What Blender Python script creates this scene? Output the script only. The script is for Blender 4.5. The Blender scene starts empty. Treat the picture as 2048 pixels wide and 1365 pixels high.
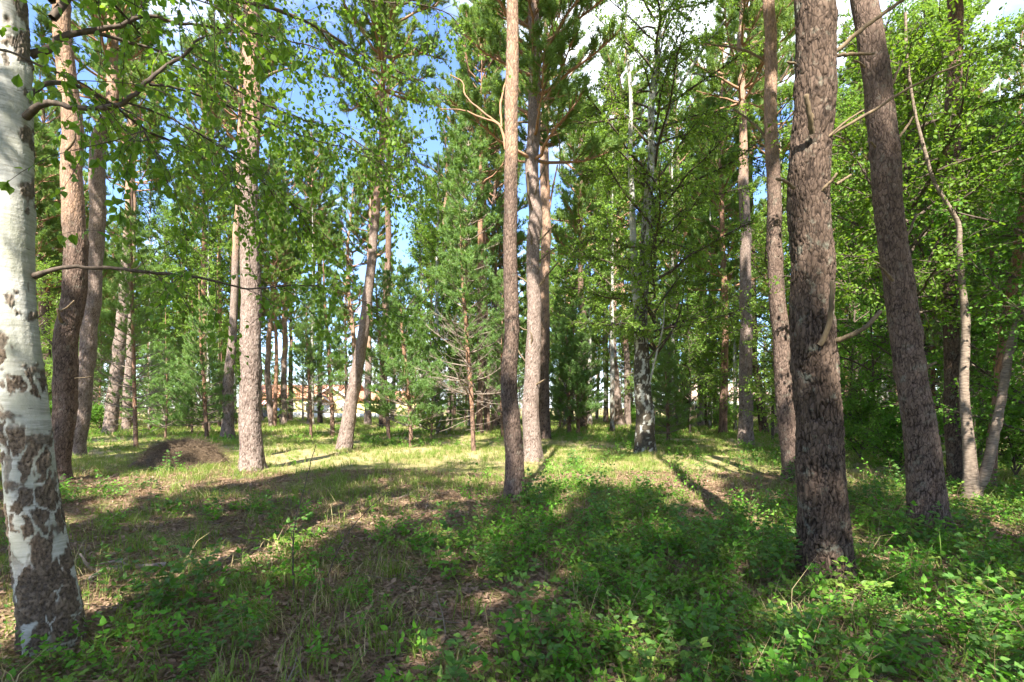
import bpy, math, random
import numpy as np
from mathutils import Vector

R = math.radians
rng = np.random.default_rng(7)
random.seed(7)
scene = bpy.context.scene
col = scene.collection

# ------------------------------------------------------------------ camera, sky, sun, exposure
CAM_H = 1.5
F = 1024.0            # focal length in photo pixels (photo 2048 wide)
HOR = 815.0           # pixel row of the horizon
cam_d = bpy.data.cameras.new('camera')
cam_d.sensor_width = 36.0
cam_d.lens = 18.0
cam_d.shift_y = (HOR - 682.5) / 2048.0
cam_d.clip_start = 0.05
cam_d.clip_end = 3000
cam = bpy.data.objects.new('camera', cam_d)
cam.location = (0, 0, CAM_H)
cam.rotation_euler = (R(90), 0, 0)
col.objects.link(cam)
scene.camera = cam

SUN_EL, SUN_AZ = R(47), R(9)      # azimuth: how far left of straight-behind the sun stands
sun_dir = Vector((-math.sin(SUN_AZ) * math.cos(SUN_EL), -math.cos(SUN_AZ) * math.cos(SUN_EL), math.sin(SUN_EL)))
w = bpy.data.worlds.new('World')
scene.world = w
w.use_nodes = True
nt = w.node_tree
nt.nodes.clear()
sky = nt.nodes.new('ShaderNodeTexSky')
sky.sky_type = 'NISHITA'
sky.sun_disc = False
sky.sun_elevation = SUN_EL
sky.sun_rotation = math.atan2(sun_dir.x, sun_dir.y)
sky.air_density = 1.0
sky.dust_density = 0.3
sky.ozone_density = 1.5
tc = nt.nodes.new('ShaderNodeTexCoord')
mp = nt.nodes.new('ShaderNodeMapping')
mp.inputs['Scale'].default_value = (1.0, 1.0, 1.9)
mp.inputs['Location'].default_value = (5.3, 1.1, 4.2)
nz = nt.nodes.new('ShaderNodeTexNoise')
nz.inputs['Scale'].default_value = 1.8
nz.inputs['Detail'].default_value = 7
nz.inputs['Roughness'].default_value = 0.55
rp = nt.nodes.new('ShaderNodeValToRGB')
rp.color_ramp.elements[0].position = 0.46
rp.color_ramp.elements[1].position = 0.60
mx = nt.nodes.new('ShaderNodeMix')
mx.data_type = 'RGBA'
mx.inputs['B'].default_value = (3.9, 4.1, 4.4, 1)
bg = nt.nodes.new('ShaderNodeBackground')
bg.inputs['Strength'].default_value = 0.10
wo = nt.nodes.new('ShaderNodeOutputWorld')
L = nt.links.new
L(tc.outputs['Generated'], mp.inputs['Vector'])
L(mp.outputs['Vector'], nz.inputs['Vector'])
L(nz.outputs['Fac'], rp.inputs['Fac'])
L(rp.outputs['Color'], mx.inputs['Factor'])
tint = nt.nodes.new('ShaderNodeMix')
tint.data_type = 'RGBA'
tint.blend_type = 'MULTIPLY'
tint.inputs['Factor'].default_value = 1.0
tint.inputs['B'].default_value = (0.58, 0.64, 0.80, 1)
L(sky.outputs['Color'], tint.inputs['A'])
L(tint.outputs['Result'], mx.inputs['A'])
L(mx.outputs['Result'], bg.inputs['Color'])
L(bg.outputs['Background'], wo.inputs['Surface'])

sd = bpy.data.lights.new('sun', 'SUN')
sd.energy = 3.7
sd.angle = R(0.53)
sd.color = (1.0, 0.93, 0.82)
so = bpy.data.objects.new('sun', sd)
so.rotation_euler = sun_dir.to_track_quat('Z', 'Y').to_euler()
so.location = (-20, -60, 60)
col.objects.link(so)

vs = scene.view_settings
vs.view_transform = 'Standard'
vs.look = 'None'
vs.gamma = 1.0
vs.use_curve_mapping = False
vs.exposure = 2.65

cy = scene.cycles
cy.max_bounces = 5
cy.diffuse_bounces = 3
cy.glossy_bounces = 2
cy.transmission_bounces = 4
cy.transparent_max_bounces = 4
cy.caustics_reflective = False
cy.caustics_refractive = False
cy.use_adaptive_sampling = True
cy.adaptive_threshold = 0.02
cy.sample_clamp_indirect = 6.0
cy.use_denoising = True


# ------------------------------------------------------------------ numpy helpers
def P(px, py, d):
    return np.array([(px - 1024.0) / F * d, d, CAM_H + (HOR - py) / F * d])


def _hash(ix, iy, iz, seed):
    h = (ix.astype(np.int64) * 374761393 + iy.astype(np.int64) * 668265263 + iz.astype(np.int64) * 2147483647 + seed * 1274126177) & 0xFFFFFFFF
    h = ((h ^ (h >> 13)) * 1274126177) & 0xFFFFFFFF
    h = ((h ^ (h >> 16)) * 2246822519) & 0xFFFFFFFF
    return ((h ^ (h >> 15)) & 0xFFFFFF) / float(0xFFFFFF)


def vnoise(x, y, z=None, seed=0):
    x = np.asarray(x, float); y = np.asarray(y, float)
    z = np.zeros_like(x) if z is None else np.asarray(z, float)
    x0 = np.floor(x); y0 = np.floor(y); z0 = np.floor(z)
    fx, fy, fz = x - x0, y - y0, z - z0
    fx = fx * fx * (3 - 2 * fx); fy = fy * fy * (3 - 2 * fy); fz = fz * fz * (3 - 2 * fz)
    r = 0
    for a in (0, 1):
        for b in (0, 1):
            for c in (0, 1):
                wgt = (fx if a else 1 - fx) * (fy if b else 1 - fy) * (fz if c else 1 - fz)
                r = r + wgt * _hash(x0 + a, y0 + b, z0 + c, seed)
    return r


def fbm(x, y, z=None, seed=0, oct=4):
    r = 0; a = 0.5; f = 1.0
    for o in range(oct):
        r = r + a * vnoise(np.asarray(x) * f, np.asarray(y) * f, None if z is None else np.asarray(z) * f, seed + o * 17)
        a *= 0.5; f *= 2.03
    return r / (1 - 0.5 ** oct)


def smooth(a, b, x):
    t = np.clip((x - a) / (b - a), 0, 1)
    return t * t * (3 - 2 * t)


def voronoi(u, v, nu, seed):
    """cells on a strip periodic in u (period nu); returns F1, F2, cell random"""
    iu = np.floor(u); iv = np.floor(v)
    F1 = np.full(u.shape, 9.0); F2 = np.full(u.shape, 9.0); cid = np.zeros(u.shape)
    for a in (-1, 0, 1):
        for b in (-1, 0, 1):
            cu = iu + a; cv = iv + b
            wu = np.mod(cu, nu)
            jx = _hash(wu, cv, wu * 0, seed); jy = _hash(wu, cv, wu * 0 + 5, seed + 1)
            dd = np.hypot(cu + 0.1 + 0.8 * jx - u, cv + 0.1 + 0.8 * jy - v)
            rnd = _hash(wu, cv, wu * 0 + 9, seed + 2)
            near = dd < F1
            F2 = np.where(near, F1, np.minimum(F2, dd))
            cid = np.where(near, rnd, cid)
            F1 = np.where(near, dd, F1)
    return F1, F2, cid


FEET = [((px - 1024) / F * d, d) for px, d in ((1648, 4.33), (1862, 6.14), (1030, 8.08), (1066, 14.6), (505, 12.1), (106, 3.2), (112, 10.2), (1945, 7.9), (1918, 9.6), (1591, 10.2))]


def ground_z(x, y):
    x = np.asarray(x, float); y = np.asarray(y, float)
    near = 1 - smooth(22, 60, np.hypot(x, y))
    z = (fbm(x * 0.35 + 3, y * 0.35 + 8, seed=51, oct=3) - 0.5) * 0.22 * near
    z = z + (fbm(x * 1.7, y * 1.7, seed=61, oct=3) - 0.5) * 0.07 * near
    for bx_, by_ in FEET:
        z = z + 0.06 * np.exp(-((x - bx_) ** 2 + (y - by_) ** 2) / 0.30)
    return z


def GZ(x, y):
    return float(ground_z(np.array([x]), np.array([y]))[0])


def build_mesh(name, verts, faces, mats, attrs=None, smooth_shade=False, mat_idx=None):
    """faces: list of index arrays (n,3) and/or (m,4)"""
    me = bpy.data.meshes.new(name)
    verts = np.ascontiguousarray(verts, dtype=np.float32)
    faces = [np.asarray(f, dtype=np.int32) for f in faces if len(f)]
    me.vertices.add(len(verts))
    me.vertices.foreach_set('co', verts.ravel())
    loops = np.concatenate([f.ravel() for f in faces])
    tot = np.concatenate([np.full(len(f), f.shape[1], np.int32) for f in faces])
    start = np.concatenate([[0], np.cumsum(tot)[:-1]]).astype(np.int32)
    me.loops.add(len(loops))
    me.loops.foreach_set('vertex_index', loops.astype(np.int32))
    me.polygons.add(len(tot))
    me.polygons.foreach_set('loop_start', start)
    me.polygons.foreach_set('loop_total', tot)
    if smooth_shade:
        me.polygons.foreach_set('use_smooth', np.ones(len(tot), bool))
    if mat_idx is not None:
        me.polygons.foreach_set('material_index', np.asarray(mat_idx, np.int32))
    for m in (mats if isinstance(mats, (list, tuple)) else [mats]):
        me.materials.append(m)
    for k, a in (attrs or {}).items():
        at = me.attributes.new(k, 'FLOAT', 'POINT')
        at.data.foreach_set('value', np.ascontiguousarray(a, dtype=np.float32))
    me.update(calc_edges=True)
    me.validate()
    return me


def link(name, me, parent=None, loc=None, rot=None, scale=None):
    o = bpy.data.objects.new(name, me)
    col.objects.link(o)
    if parent is not None:
        o.parent = parent
    if loc is not None:
        o.location = loc
    if rot is not None:
        o.rotation_euler = rot
    if scale is not None:
        o.scale = scale if hasattr(scale, '__len__') else (scale,) * 3
    return o


def tag(o, label=None, cat=None, group=None, kind=None):
    if label: o['label'] = label
    if cat: o['category'] = cat
    if group: o['group'] = group
    if kind: o['kind'] = kind
    return o


def empty(name, loc=(0, 0, 0), rz=0.0, sc=1.0):
    o = bpy.data.objects.new(name, None)
    o.empty_display_size = 0.2
    o.location = loc
    o.rotation_euler = (0, 0, rz)
    o.scale = (sc,) * 3
    col.objects.link(o)
    return o


def tube(path, rad, sides=6, cap=True):
    """tapered tube along a polyline -> verts, quads, tris"""
    path = np.asarray(path, float); n = len(path)
    rad = np.broadcast_to(np.asarray(rad, float), (n,))
    tan = np.gradient(path, axis=0)
    tan /= np.linalg.norm(tan, axis=1)[:, None] + 1e-9
    ref = np.array([0, 0, 1.0]) if abs(tan[0, 2]) < 0.8 else np.array([1.0, 0, 0])
    a = np.cross(tan, ref); a /= np.linalg.norm(a, axis=1)[:, None] + 1e-9
    b = np.cross(tan, a)
    th = np.arange(sides) / sides * 2 * math.pi
    v = path[:, None, :] + rad[:, None, None] * (np.cos(th)[None, :, None] * a[:, None, :] + np.sin(th)[None, :, None] * b[:, None, :])
    v = v.reshape(-1, 3)
    i = np.arange(n - 1)[:, None] * sides; j = np.arange(sides)[None, :]; j2 = (j + 1) % sides
    q = np.stack([i + j, i + j2, i + sides + j2, i + sides + j], -1).reshape(-1, 4)
    t = np.zeros((0, 3), int)
    if cap:
        v = np.vstack([v, path[-1] + tan[-1] * rad[-1] * 0.4])
        e = (n - 1) * sides
        t = np.stack([e + j[0], e + j2[0], np.full(sides, len(v) - 1)], -1)
    return v, q, t


class Acc:
    def __init__(self):
        self.v = []; self.q = []; self.t = []; self.n = 0; self.var = []

    def add(self, v, q=None, t=None, var=None):
        if q is not None and len(q): self.q.append(np.asarray(q) + self.n)
        if t is not None and len(t): self.t.append(np.asarray(t) + self.n)
        self.v.append(v); self.n += len(v)
        self.var.append(np.full(len(v), 0.5) if var is None else np.broadcast_to(var, (len(v),)))

    def tube(self, path, rad, sides=6, var=None):
        v, q, t = tube(path, rad, sides)
        self.add(v, q, t, var)

    def box(self, x0, x1, y0, y1, z0, z1):
        v = np.array([[x, y, z] for z in (z0, z1) for y in (y0, y1) for x in (x0, x1)], float)
        q = [[0, 2, 3, 1], [4, 5, 7, 6], [0, 1, 5, 4], [2, 6, 7, 3], [0, 4, 6, 2], [1, 3, 7, 5]]
        self.add(v, q)

    def mesh(self, name, mats, smooth_shade=False):
        fs = []
        if self.q: fs.append(np.vstack(self.q))
        if self.t: fs.append(np.vstack(self.t))
        return build_mesh(name, np.vstack(self.v), fs, mats, {'var': np.concatenate(self.var)}, smooth_shade)


def norm(a):
    return a / (np.linalg.norm(a, axis=-1, keepdims=True) + 1e-9)


def resample(pts, n):
    pts = np.asarray(pts, float)
    s = np.concatenate([[0], np.cumsum(np.linalg.norm(np.diff(pts[:, :3], axis=0), axis=1))])
    t = np.linspace(0, s[-1], n)
    return catmull(s, pts, t)


def catmull(s, pts, t):
    """smooth interpolation of pts (n,k) given at s, evaluated at t (Hermite with finite-difference slopes)"""
    pts = np.asarray(pts, float); s = np.asarray(s, float)
    if len(s) < 3:
        return np.stack([np.interp(t, s, pts[:, k]) for k in range(pts.shape[1])], 1)
    d = np.diff(pts, axis=0) / np.diff(s)[:, None]
    m = np.vstack([d[:1], 0.5 * (d[1:] + d[:-1]), d[-1:]])
    k = np.clip(np.searchsorted(s, t) - 1, 0, len(s) - 2)
    h = (s[k + 1] - s[k]); u = np.clip((t - s[k]) / h, 0, 1)[:, None]; h = h[:, None]
    return (pts[k] * (1 + 2 * u) * (1 - u) ** 2 + m[k] * h * u * (1 - u) ** 2 + pts[k + 1] * u * u * (3 - 2 * u) + m[k + 1] * h * u * u * (u - 1))


# ------------------------------------------------------------------ materials
def new_mat(name):
    m = bpy.data.materials.new(name)
    m.use_nodes = True
    m.node_tree.nodes.clear()
    return m, m.node_tree.nodes, m.node_tree.links.new


def N(nodes, typ, **kw):
    n = nodes.new(typ)
    for k, v in kw.items():
        setattr(n, k, v)
    return n


def mixc(nodes, lk, fac, a, b, blend='MIX'):
    m = nodes.new('ShaderNodeMix'); m.data_type = 'RGBA'; m.blend_type = blend
    for sock, val in (('Factor', fac), ('A', a), ('B', b)):
        s = m.inputs[sock]
        if hasattr(val, 'is_linked') or hasattr(val, 'links'):
            lk(val, s)
        elif isinstance(val, tuple):
            s.default_value = (*val, 1) if len(val) == 3 else val
        else:
            s.default_value = val
    return m.outputs['Result']


def ramp(nodes, lk, src, stops):
    r = nodes.new('ShaderNodeValToRGB')
    e = r.color_ramp.elements
    while len(e) < len(stops):
        e.new(0.5)
    for k, (p, c) in enumerate(stops):
        e[k].position = p
        e[k].color = (c, c, c, 1) if not isinstance(c, tuple) else (*c, 1)
    lk(src, r.inputs['Fac'])
    return r.outputs['Color']


def noise(nodes, lk, scale, detail=3, vec=None, rough=0.55, vscale=None):
    n = nodes.new('ShaderNodeTexNoise')
    n.inputs['Scale'].default_value = scale
    n.inputs['Detail'].default_value = detail
    n.inputs['Roughness'].default_value = rough
    if vec is None:
        t = nodes.new('ShaderNodeTexCoord'); vec = t.outputs['Object']
    if vscale:
        m = nodes.new('ShaderNodeMapping'); m.inputs['Scale'].default_value = vscale
        lk(vec, m.inputs['Vector']); vec = m.outputs['Vector']
    lk(vec, n.inputs['Vector'])
    return n.outputs['Fac']


def attr(nodes, name):
    a = nodes.new('ShaderNodeAttribute'); a.attribute_name = name
    return a.outputs['Fac']


def finish(nodes, lk, color, rough=0.9, bump=None, bstr=0.3, bdist=0.01, spec=0.3):
    b = nodes.new('ShaderNodeBsdfPrincipled')
    if isinstance(color, tuple): b.inputs['Base Color'].default_value = (*color, 1)
    else: lk(color, b.inputs['Base Color'])
    b.inputs['Roughness'].default_value = rough
    b.inputs['Specular IOR Level'].default_value = spec
    if bump is not None:
        bp = nodes.new('ShaderNodeBump'); bp.inputs['Strength'].default_value = bstr
        bp.inputs['Distance'].default_value = bdist
        lk(bump, bp.inputs['Height']); lk(bp.outputs['Normal'], b.inputs['Normal'])
    o = nodes.new('ShaderNodeOutputMaterial')
    lk(b.outputs['BSDF'], o.inputs['Surface'])
    return b


def mat_pine(name, low_a, low_b, fiss, orange_a, orange_b, lichen=0.25):
    m, n, lk = new_mat(name)
    cell = attr(n, 'cell'); crack = attr(n, 'crack'); up = attr(n, 'up')
    big = noise(n, lk, 2.2, 3)
    fine = noise(n, lk, 45, 5, vscale=(1, 1, 0.45), rough=0.7)
    low = mixc(n, lk, ramp(n, lk, cell, [(0.1, 0.0), (0.9, 1.0)]), low_a, low_b)
    low = mixc(n, lk, ramp(n, lk, fine, [(0.35, 0.0), (0.7, 0.8)]), low, tuple(c * 0.62 for c in low_a))
    t_ = n.new('ShaderNodeTexCoord'); mp_ = n.new('ShaderNodeMapping'); mp_.inputs['Scale'].default_value = (1, 1, 0.33)
    dn = n.new('ShaderNodeTexNoise'); dn.inputs['Scale'].default_value = 9; dn.inputs['Detail'].default_value = 3
    lk(t_.outputs['Object'], mp_.inputs['Vector']); lk(mp_.outputs['Vector'], dn.inputs['Vector'])
    va_ = n.new('ShaderNodeVectorMath'); va_.operation = 'MULTIPLY_ADD'; va_.inputs[1].default_value = (0.09, 0.09, 0.09)
    lk(dn.outputs['Color'], va_.inputs[0]); lk(mp_.outputs['Vector'], va_.inputs[2])
    vo = n.new('ShaderNodeTexVoronoi'); vo.feature = 'DISTANCE_TO_EDGE'; vo.inputs['Scale'].default_value = 30
    lk(va_.outputs[0], vo.inputs['Vector'])
    vc = n.new('ShaderNodeTexVoronoi'); vc.inputs['Scale'].default_value = 30; lk(va_.outputs[0], vc.inputs['Vector'])
    sepc = n.new('ShaderNodeSeparateColor'); lk(vc.outputs['Color'], sepc.inputs[0])
    low = mixc(n, lk, ramp(n, lk, sepc.outputs[0], [(0.0, 0.55), (0.75, 0.0)]), low, tuple(c * 0.5 for c in low_a))
    low = mixc(n, lk, ramp(n, lk, vo.outputs['Distance'], [(0.0, 0.75), (0.10, 0.0)]), low, fiss)
    hgt = n.new('ShaderNodeMath'); hgt.operation = 'MULTIPLY_ADD'; hgt.inputs[1].default_value = 0.6; lk(sepc.outputs[1], hgt.inputs[0])
    sm = n.new('ShaderNodeMath'); sm.operation = 'MINIMUM'; sm.inputs[1].default_value = 0.22; lk(vo.outputs['Distance'], sm.inputs[0])
    s4 = n.new('ShaderNodeMath'); s4.operation = 'MULTIPLY_ADD'; s4.inputs[1].default_value = 3.0; lk(sm.outputs[0], s4.inputs[0]); lk(fine, s4.inputs[2])
    lk(s4.outputs[0], hgt.inputs[2])
    lich = noise(n, lk, 7, 5, rough=0.7)
    low = mixc(n, lk, ramp(n, lk, lich, [(0.56, 0.0), (0.68, lichen)]), low, (0.25, 0.28, 0.22))
    org = mixc(n, lk, ramp(n, lk, fine, [(0.35, 0.0), (0.65, 1.0)]), orange_a, orange_b)
    org = mixc(n, lk, ramp(n, lk, cell, [(0.55, 0.0), (0.95, 0.6)]), org, (0.30, 0.22, 0.18))
    org = mixc(n, lk, ramp(n, lk, sepc.outputs[0], [(0.55, 0.0), (0.8, 0.55)]), org, low_a)
    org = mixc(n, lk, ramp(n, lk, vo.outputs['Distance'], [(0.0, 0.5), (0.07, 0.0)]), org, fiss)
    mk = n.new('ShaderNodeMath'); mk.operation = 'MULTIPLY_ADD'
    lk(big, mk.inputs[0]); mk.inputs[1].default_value = 0.7; mk.inputs[2].default_value = -0.35
    ad = n.new('ShaderNodeMath'); ad.operation = 'ADD'; lk(mk.outputs[0], ad.inputs[0]); lk(up, ad.inputs[1])
    c = mixc(n, lk, ramp(n, lk, ad.outputs[0], [(0.3, 0.0), (0.7, 1.0)]), low, org)
    c = mixc(n, lk, crack, c, fiss)
    finish(n, lk, c, 0.92, hgt.outputs[0], 0.8, 0.010, 0.15)
    return m


M_PINE = mat_pine('pine_bark', (0.25, 0.19, 0.16), (0.36, 0.285, 0.245), (0.07, 0.048, 0.038), (0.42, 0.265, 0.17), (0.32, 0.19, 0.125))
M_PINE_DARK = mat_pine('pine_bark_dark', (0.098, 0.067, 0.049), (0.158, 0.112, 0.084), (0.02, 0.014, 0.011), (0.20, 0.13, 0.09), (0.16, 0.10, 0.075), 0.4)
M_PINE_RED = mat_pine('pine_bark_red', (0.22, 0.14, 0.10), (0.31, 0.20, 0.145), (0.065, 0.04, 0.03), (0.34, 0.185, 0.105), (0.26, 0.14, 0.085), 0.15)


M_PINE_MID = mat_pine('pine_bark_brown', (0.145, 0.10, 0.078), (0.22, 0.158, 0.125), (0.032, 0.022, 0.017), (0.37, 0.24, 0.16), (0.28, 0.18, 0.122), 0.25)


def mat_birch(name, w1, w2, d1, d2, d3):
    m, n, lk = new_mat(name)
    rough = attr(n, 'crack'); cell = attr(n, 'cell')
    streak = noise(n, lk, 6, 5, vscale=(1, 1, 9), rough=0.65)
    fine = noise(n, lk, 60, 4, rough=0.7)
    blotch = noise(n, lk, 3.2, 4)
    white = mixc(n, lk, ramp(n, lk, streak, [(0.42, 0.0), (0.72, 1.0)]), w1, w2)
    white = mixc(n, lk, ramp(n, lk, blotch, [(0.44, 0.0), (0.62, 0.8)]), white, (0.25, 0.255, 0.20))
    lent = noise(n, lk, 14, 2, vscale=(1, 1, 7))
    white = mixc(n, lk, ramp(n, lk, lent, [(0.70, 0.0), (0.74, 0.75)]), white, (0.09, 0.075, 0.06))
    dark = mixc(n, lk, ramp(n, lk, fine, [(0.3, 0.0), (0.7, 1.0)]), d1, d2)
    dark = mixc(n, lk, ramp(n, lk, cell, [(0.3, 0.0), (0.9, 0.6)]), dark, d3)
    c = mixc(n, lk, rough, white, dark)
    finish(n, lk, c, 0.75, fine, 0.5, 0.008, 0.25)
    return m


M_BIRCH = mat_birch('birch_bark', (0.42, 0.415, 0.38), (0.19, 0.185, 0.155), (0.018, 0.013, 0.010), (0.15, 0.112, 0.08), (0.19, 0.142, 0.10))
M_BIRCH_DARK = mat_birch('dark_birch_bark', (0.47, 0.465, 0.43), (0.26, 0.255, 0.22), (0.022, 0.017, 0.012), (0.085, 0.07, 0.05), (0.11, 0.095, 0.065))


def mat_wood(name, a, b, scale=20, vs_=(1, 1, 0.2)):
    m, n, lk = new_mat(name)
    f = noise(n, lk, scale, 4, vscale=vs_)
    c = mixc(n, lk, ramp(n, lk, f, [(0.35, 0.0), (0.65, 1.0)]), a, b)
    finish(n, lk, c, 0.9, f, 0.4, 0.01, 0.2)
    return m


M_BIRCH_TAN = mat_wood('tan_birch_bark', (0.24, 0.19, 0.145), (0.10, 0.075, 0.058), 14, (1, 1, 4))
M_LIMB = mat_wood('pine_limb_bark', (0.33, 0.18, 0.10), (0.22, 0.14, 0.10))
M_DEAD = mat_wood('dead_wood', (0.19, 0.14, 0.085), (0.09, 0.068, 0.045), 25)
M_TWIG = mat_wood('birch_twig_bark', (0.05, 0.038, 0.03), (0.11, 0.085, 0.065), 25)
M_STEM = mat_wood('plant_stem', (0.14, 0.09, 0.05), (0.20, 0.15, 0.08), 30)
M_GREYTWIG = mat_wood('grey_twig', (0.24, 0.20, 0.16), (0.14, 0.11, 0.09), 30)


def mat_leaf(name, a, b, c, trans=0.35, rough=0.5, spec=0.3, warm=0.0):
    """a..b by leaf, c by whole plant"""
    m, n, lk = new_mat(name)
    var = attr(n, 'var')
    oi = n.new('ShaderNodeObjectInfo')
    cc = mixc(n, lk, var, a, b)
    cc = mixc(n, lk, ramp(n, lk, oi.outputs['Random'], [(0.2, 0.0), (1.0, 0.7)]), cc, c)
    p = n.new('ShaderNodeBsdfPrincipled')
    lk(cc, p.inputs['Base Color'])
    p.inputs['Roughness'].default_value = rough
    p.inputs['Specular IOR Level'].default_value = spec
    t = n.new('ShaderNodeBsdfTranslucent')
    tcol = mixc(n, lk, 1.0, cc, (1.3, 1.25, 0.5), 'MULTIPLY')
    lk(tcol, t.inputs['Color'])
    ms = n.new('ShaderNodeMixShader'); ms.inputs[0].default_value = trans
    lk(p.outputs[0], ms.inputs[1]); lk(t.outputs[0], ms.inputs[2])
    o = n.new('ShaderNodeOutputMaterial'); lk(ms.outputs[0], o.inputs['Surface'])
    return m


M_NEEDLE = mat_leaf('pine_needles', (0.115, 0.205, 0.062), (0.205, 0.315, 0.105), (0.205, 0.30, 0.092), 0.45, 0.55, 0.18)
M_NEEDLE_Y = mat_leaf('young_pine_needles', (0.12, 0.225, 0.072), (0.21, 0.335, 0.115), (0.21, 0.31, 0.105), 0.45, 0.5, 0.18)
M_LEAF = mat_leaf('birch_leaf', (0.085, 0.185, 0.024), (0.18, 0.29, 0.045), (0.13, 0.23, 0.03), 0.52, 0.45, 0.18)
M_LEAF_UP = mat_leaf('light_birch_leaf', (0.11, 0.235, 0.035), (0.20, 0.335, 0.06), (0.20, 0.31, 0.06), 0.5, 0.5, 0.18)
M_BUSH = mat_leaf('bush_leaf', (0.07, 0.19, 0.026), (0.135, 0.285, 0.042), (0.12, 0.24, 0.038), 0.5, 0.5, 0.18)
M_PLANT = mat_leaf('plant_leaf', (0.07, 0.21, 0.022), (0.17, 0.36, 0.042), (0.11, 0.29, 0.03), 0.4, 0.45, 0.18)
M_PLANT2 = mat_leaf('yellowish_plant_leaf', (0.12, 0.22, 0.035), (0.22, 0.33, 0.06), (0.16, 0.26, 0.045), 0.4, 0.45, 0.18)
M_PLANT3 = mat_leaf('dull_plant_leaf', (0.06, 0.15, 0.035), (0.12, 0.23, 0.05), (0.09, 0.18, 0.04), 0.35, 0.45, 0.18)
M_GRASS = mat_leaf('grass_blade', (0.10, 0.185, 0.03), (0.21, 0.275, 0.06), (0.18, 0.24, 0.05), 0.35, 0.6, 0.18)
M_STRAW = mat_leaf('dry_grass_blade', (0.32, 0.25, 0.13), (0.45, 0.36, 0.20), (0.36, 0.30, 0.16), 0.25, 0.7, 0.2)
M_LITTER = mat_leaf('leaf_litter', (0.13, 0.08, 0.052), (0.32, 0.225, 0.15), (0.22, 0.14, 0.09), 0.1, 0.8, 0.15)


def mat_ground():
    m, n, lk = new_mat('forest_floor')
    t = n.new('ShaderNodeTexCoord'); v = t.outputs['Object']
    big = noise(n, lk, 0.45, 4, v)
    mid = noise(n, lk, 2.3, 5, v, 0.65)
    fine = noise(n, lk, 38, 6, v, 0.75)
    fine2 = noise(n, lk, 95, 4, v, 0.7)
    lit = mixc(n, lk, ramp(n, lk, fine, [(0.36, 0.0), (0.64, 1.0)]), (0.085, 0.058, 0.038), (0.29, 0.21, 0.14))
    lit = mixc(n, lk, ramp(n, lk, fine2, [(0.58, 0.0), (0.68, 0.7)]), lit, (0.42, 0.33, 0.23))
    moss = mixc(n, lk, ramp(n, lk, fine, [(0.36, 0.0), (0.66, 1.0)]), (0.075, 0.095, 0.02), (0.23, 0.235, 0.07))
    c = mixc(n, lk, ramp(n, lk, mid, [(0.32, 0.0), (0.48, 0.9)]), lit, moss)
    dist = n.new('ShaderNodeVectorMath'); dist.operation = 'LENGTH'; lk(v, dist.inputs[0])
    mr = n.new('ShaderNodeMapRange'); lk(dist.outputs['Value'], mr.inputs['Value'])
    mr.inputs['From Min'].default_value = 8; mr.inputs['From Max'].default_value = 16
    far = mixc(n, lk, ramp(n, lk, big, [(0.4, 0.0), (0.6, 1.0)]), (0.20, 0.205, 0.065), (0.37, 0.30, 0.165))
    far = mixc(n, lk, ramp(n, lk, fine, [(0.34, 0.55), (0.66, 0.0)]), far, (0.16, 0.12, 0.06))
    c = mixc(n, lk, mr.outputs['Result'], c, far)
    finish(n, lk, c, 0.95, fine, 0.8, 0.03, 0.1)
    return m


M_GROUND = mat_ground()


def mat_plain(name, colr, rough=0.7, nscale=8, var=0.12, spec=0.3):
    m, n, lk = new_mat(name)
    f = noise(n, lk, nscale, 4)
    c = mixc(n, lk, f, tuple(x * (1 - var) for x in colr), tuple(min(1, x * (1 + var)) for x in colr))
    finish(n, lk, c, rough, f, 0.15, 0.01, spec)
    return m


# ------------------------------------------------------------------ ground
def make_ground():
    def axis(lo, hi):
        a = [lo]
        while a[-1] < hi:
            r = abs(a[-1])
            a.append(a[-1] + (0.13 if r < 6 else 0.32 if r < 14 else 0.9 if r < 30 else 4 if r < 80 else 60))
        return np.array(a)
    xs = axis(-900, 900); ys = axis(-900, 900)
    X, Y = np.meshgrid(xs, ys)
    Z = ground_z(X, Y)
    v = np.stack([X, Y, Z], -1).reshape(-1, 3)
    nx = len(xs); i = np.arange(len(ys) - 1)[:, None] * nx; j = np.arange(nx - 1)[None, :]
    q = np.stack([i + j, i + j + 1, i + nx + j + 1, i + nx + j], -1).reshape(-1, 4)
    o = link('ground', build_mesh('ground', v, [q], M_GROUND, smooth_shade=True))
    tag(o, 'forest floor of brown litter, moss and thin grass', None, None, 'structure')


make_ground()


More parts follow.
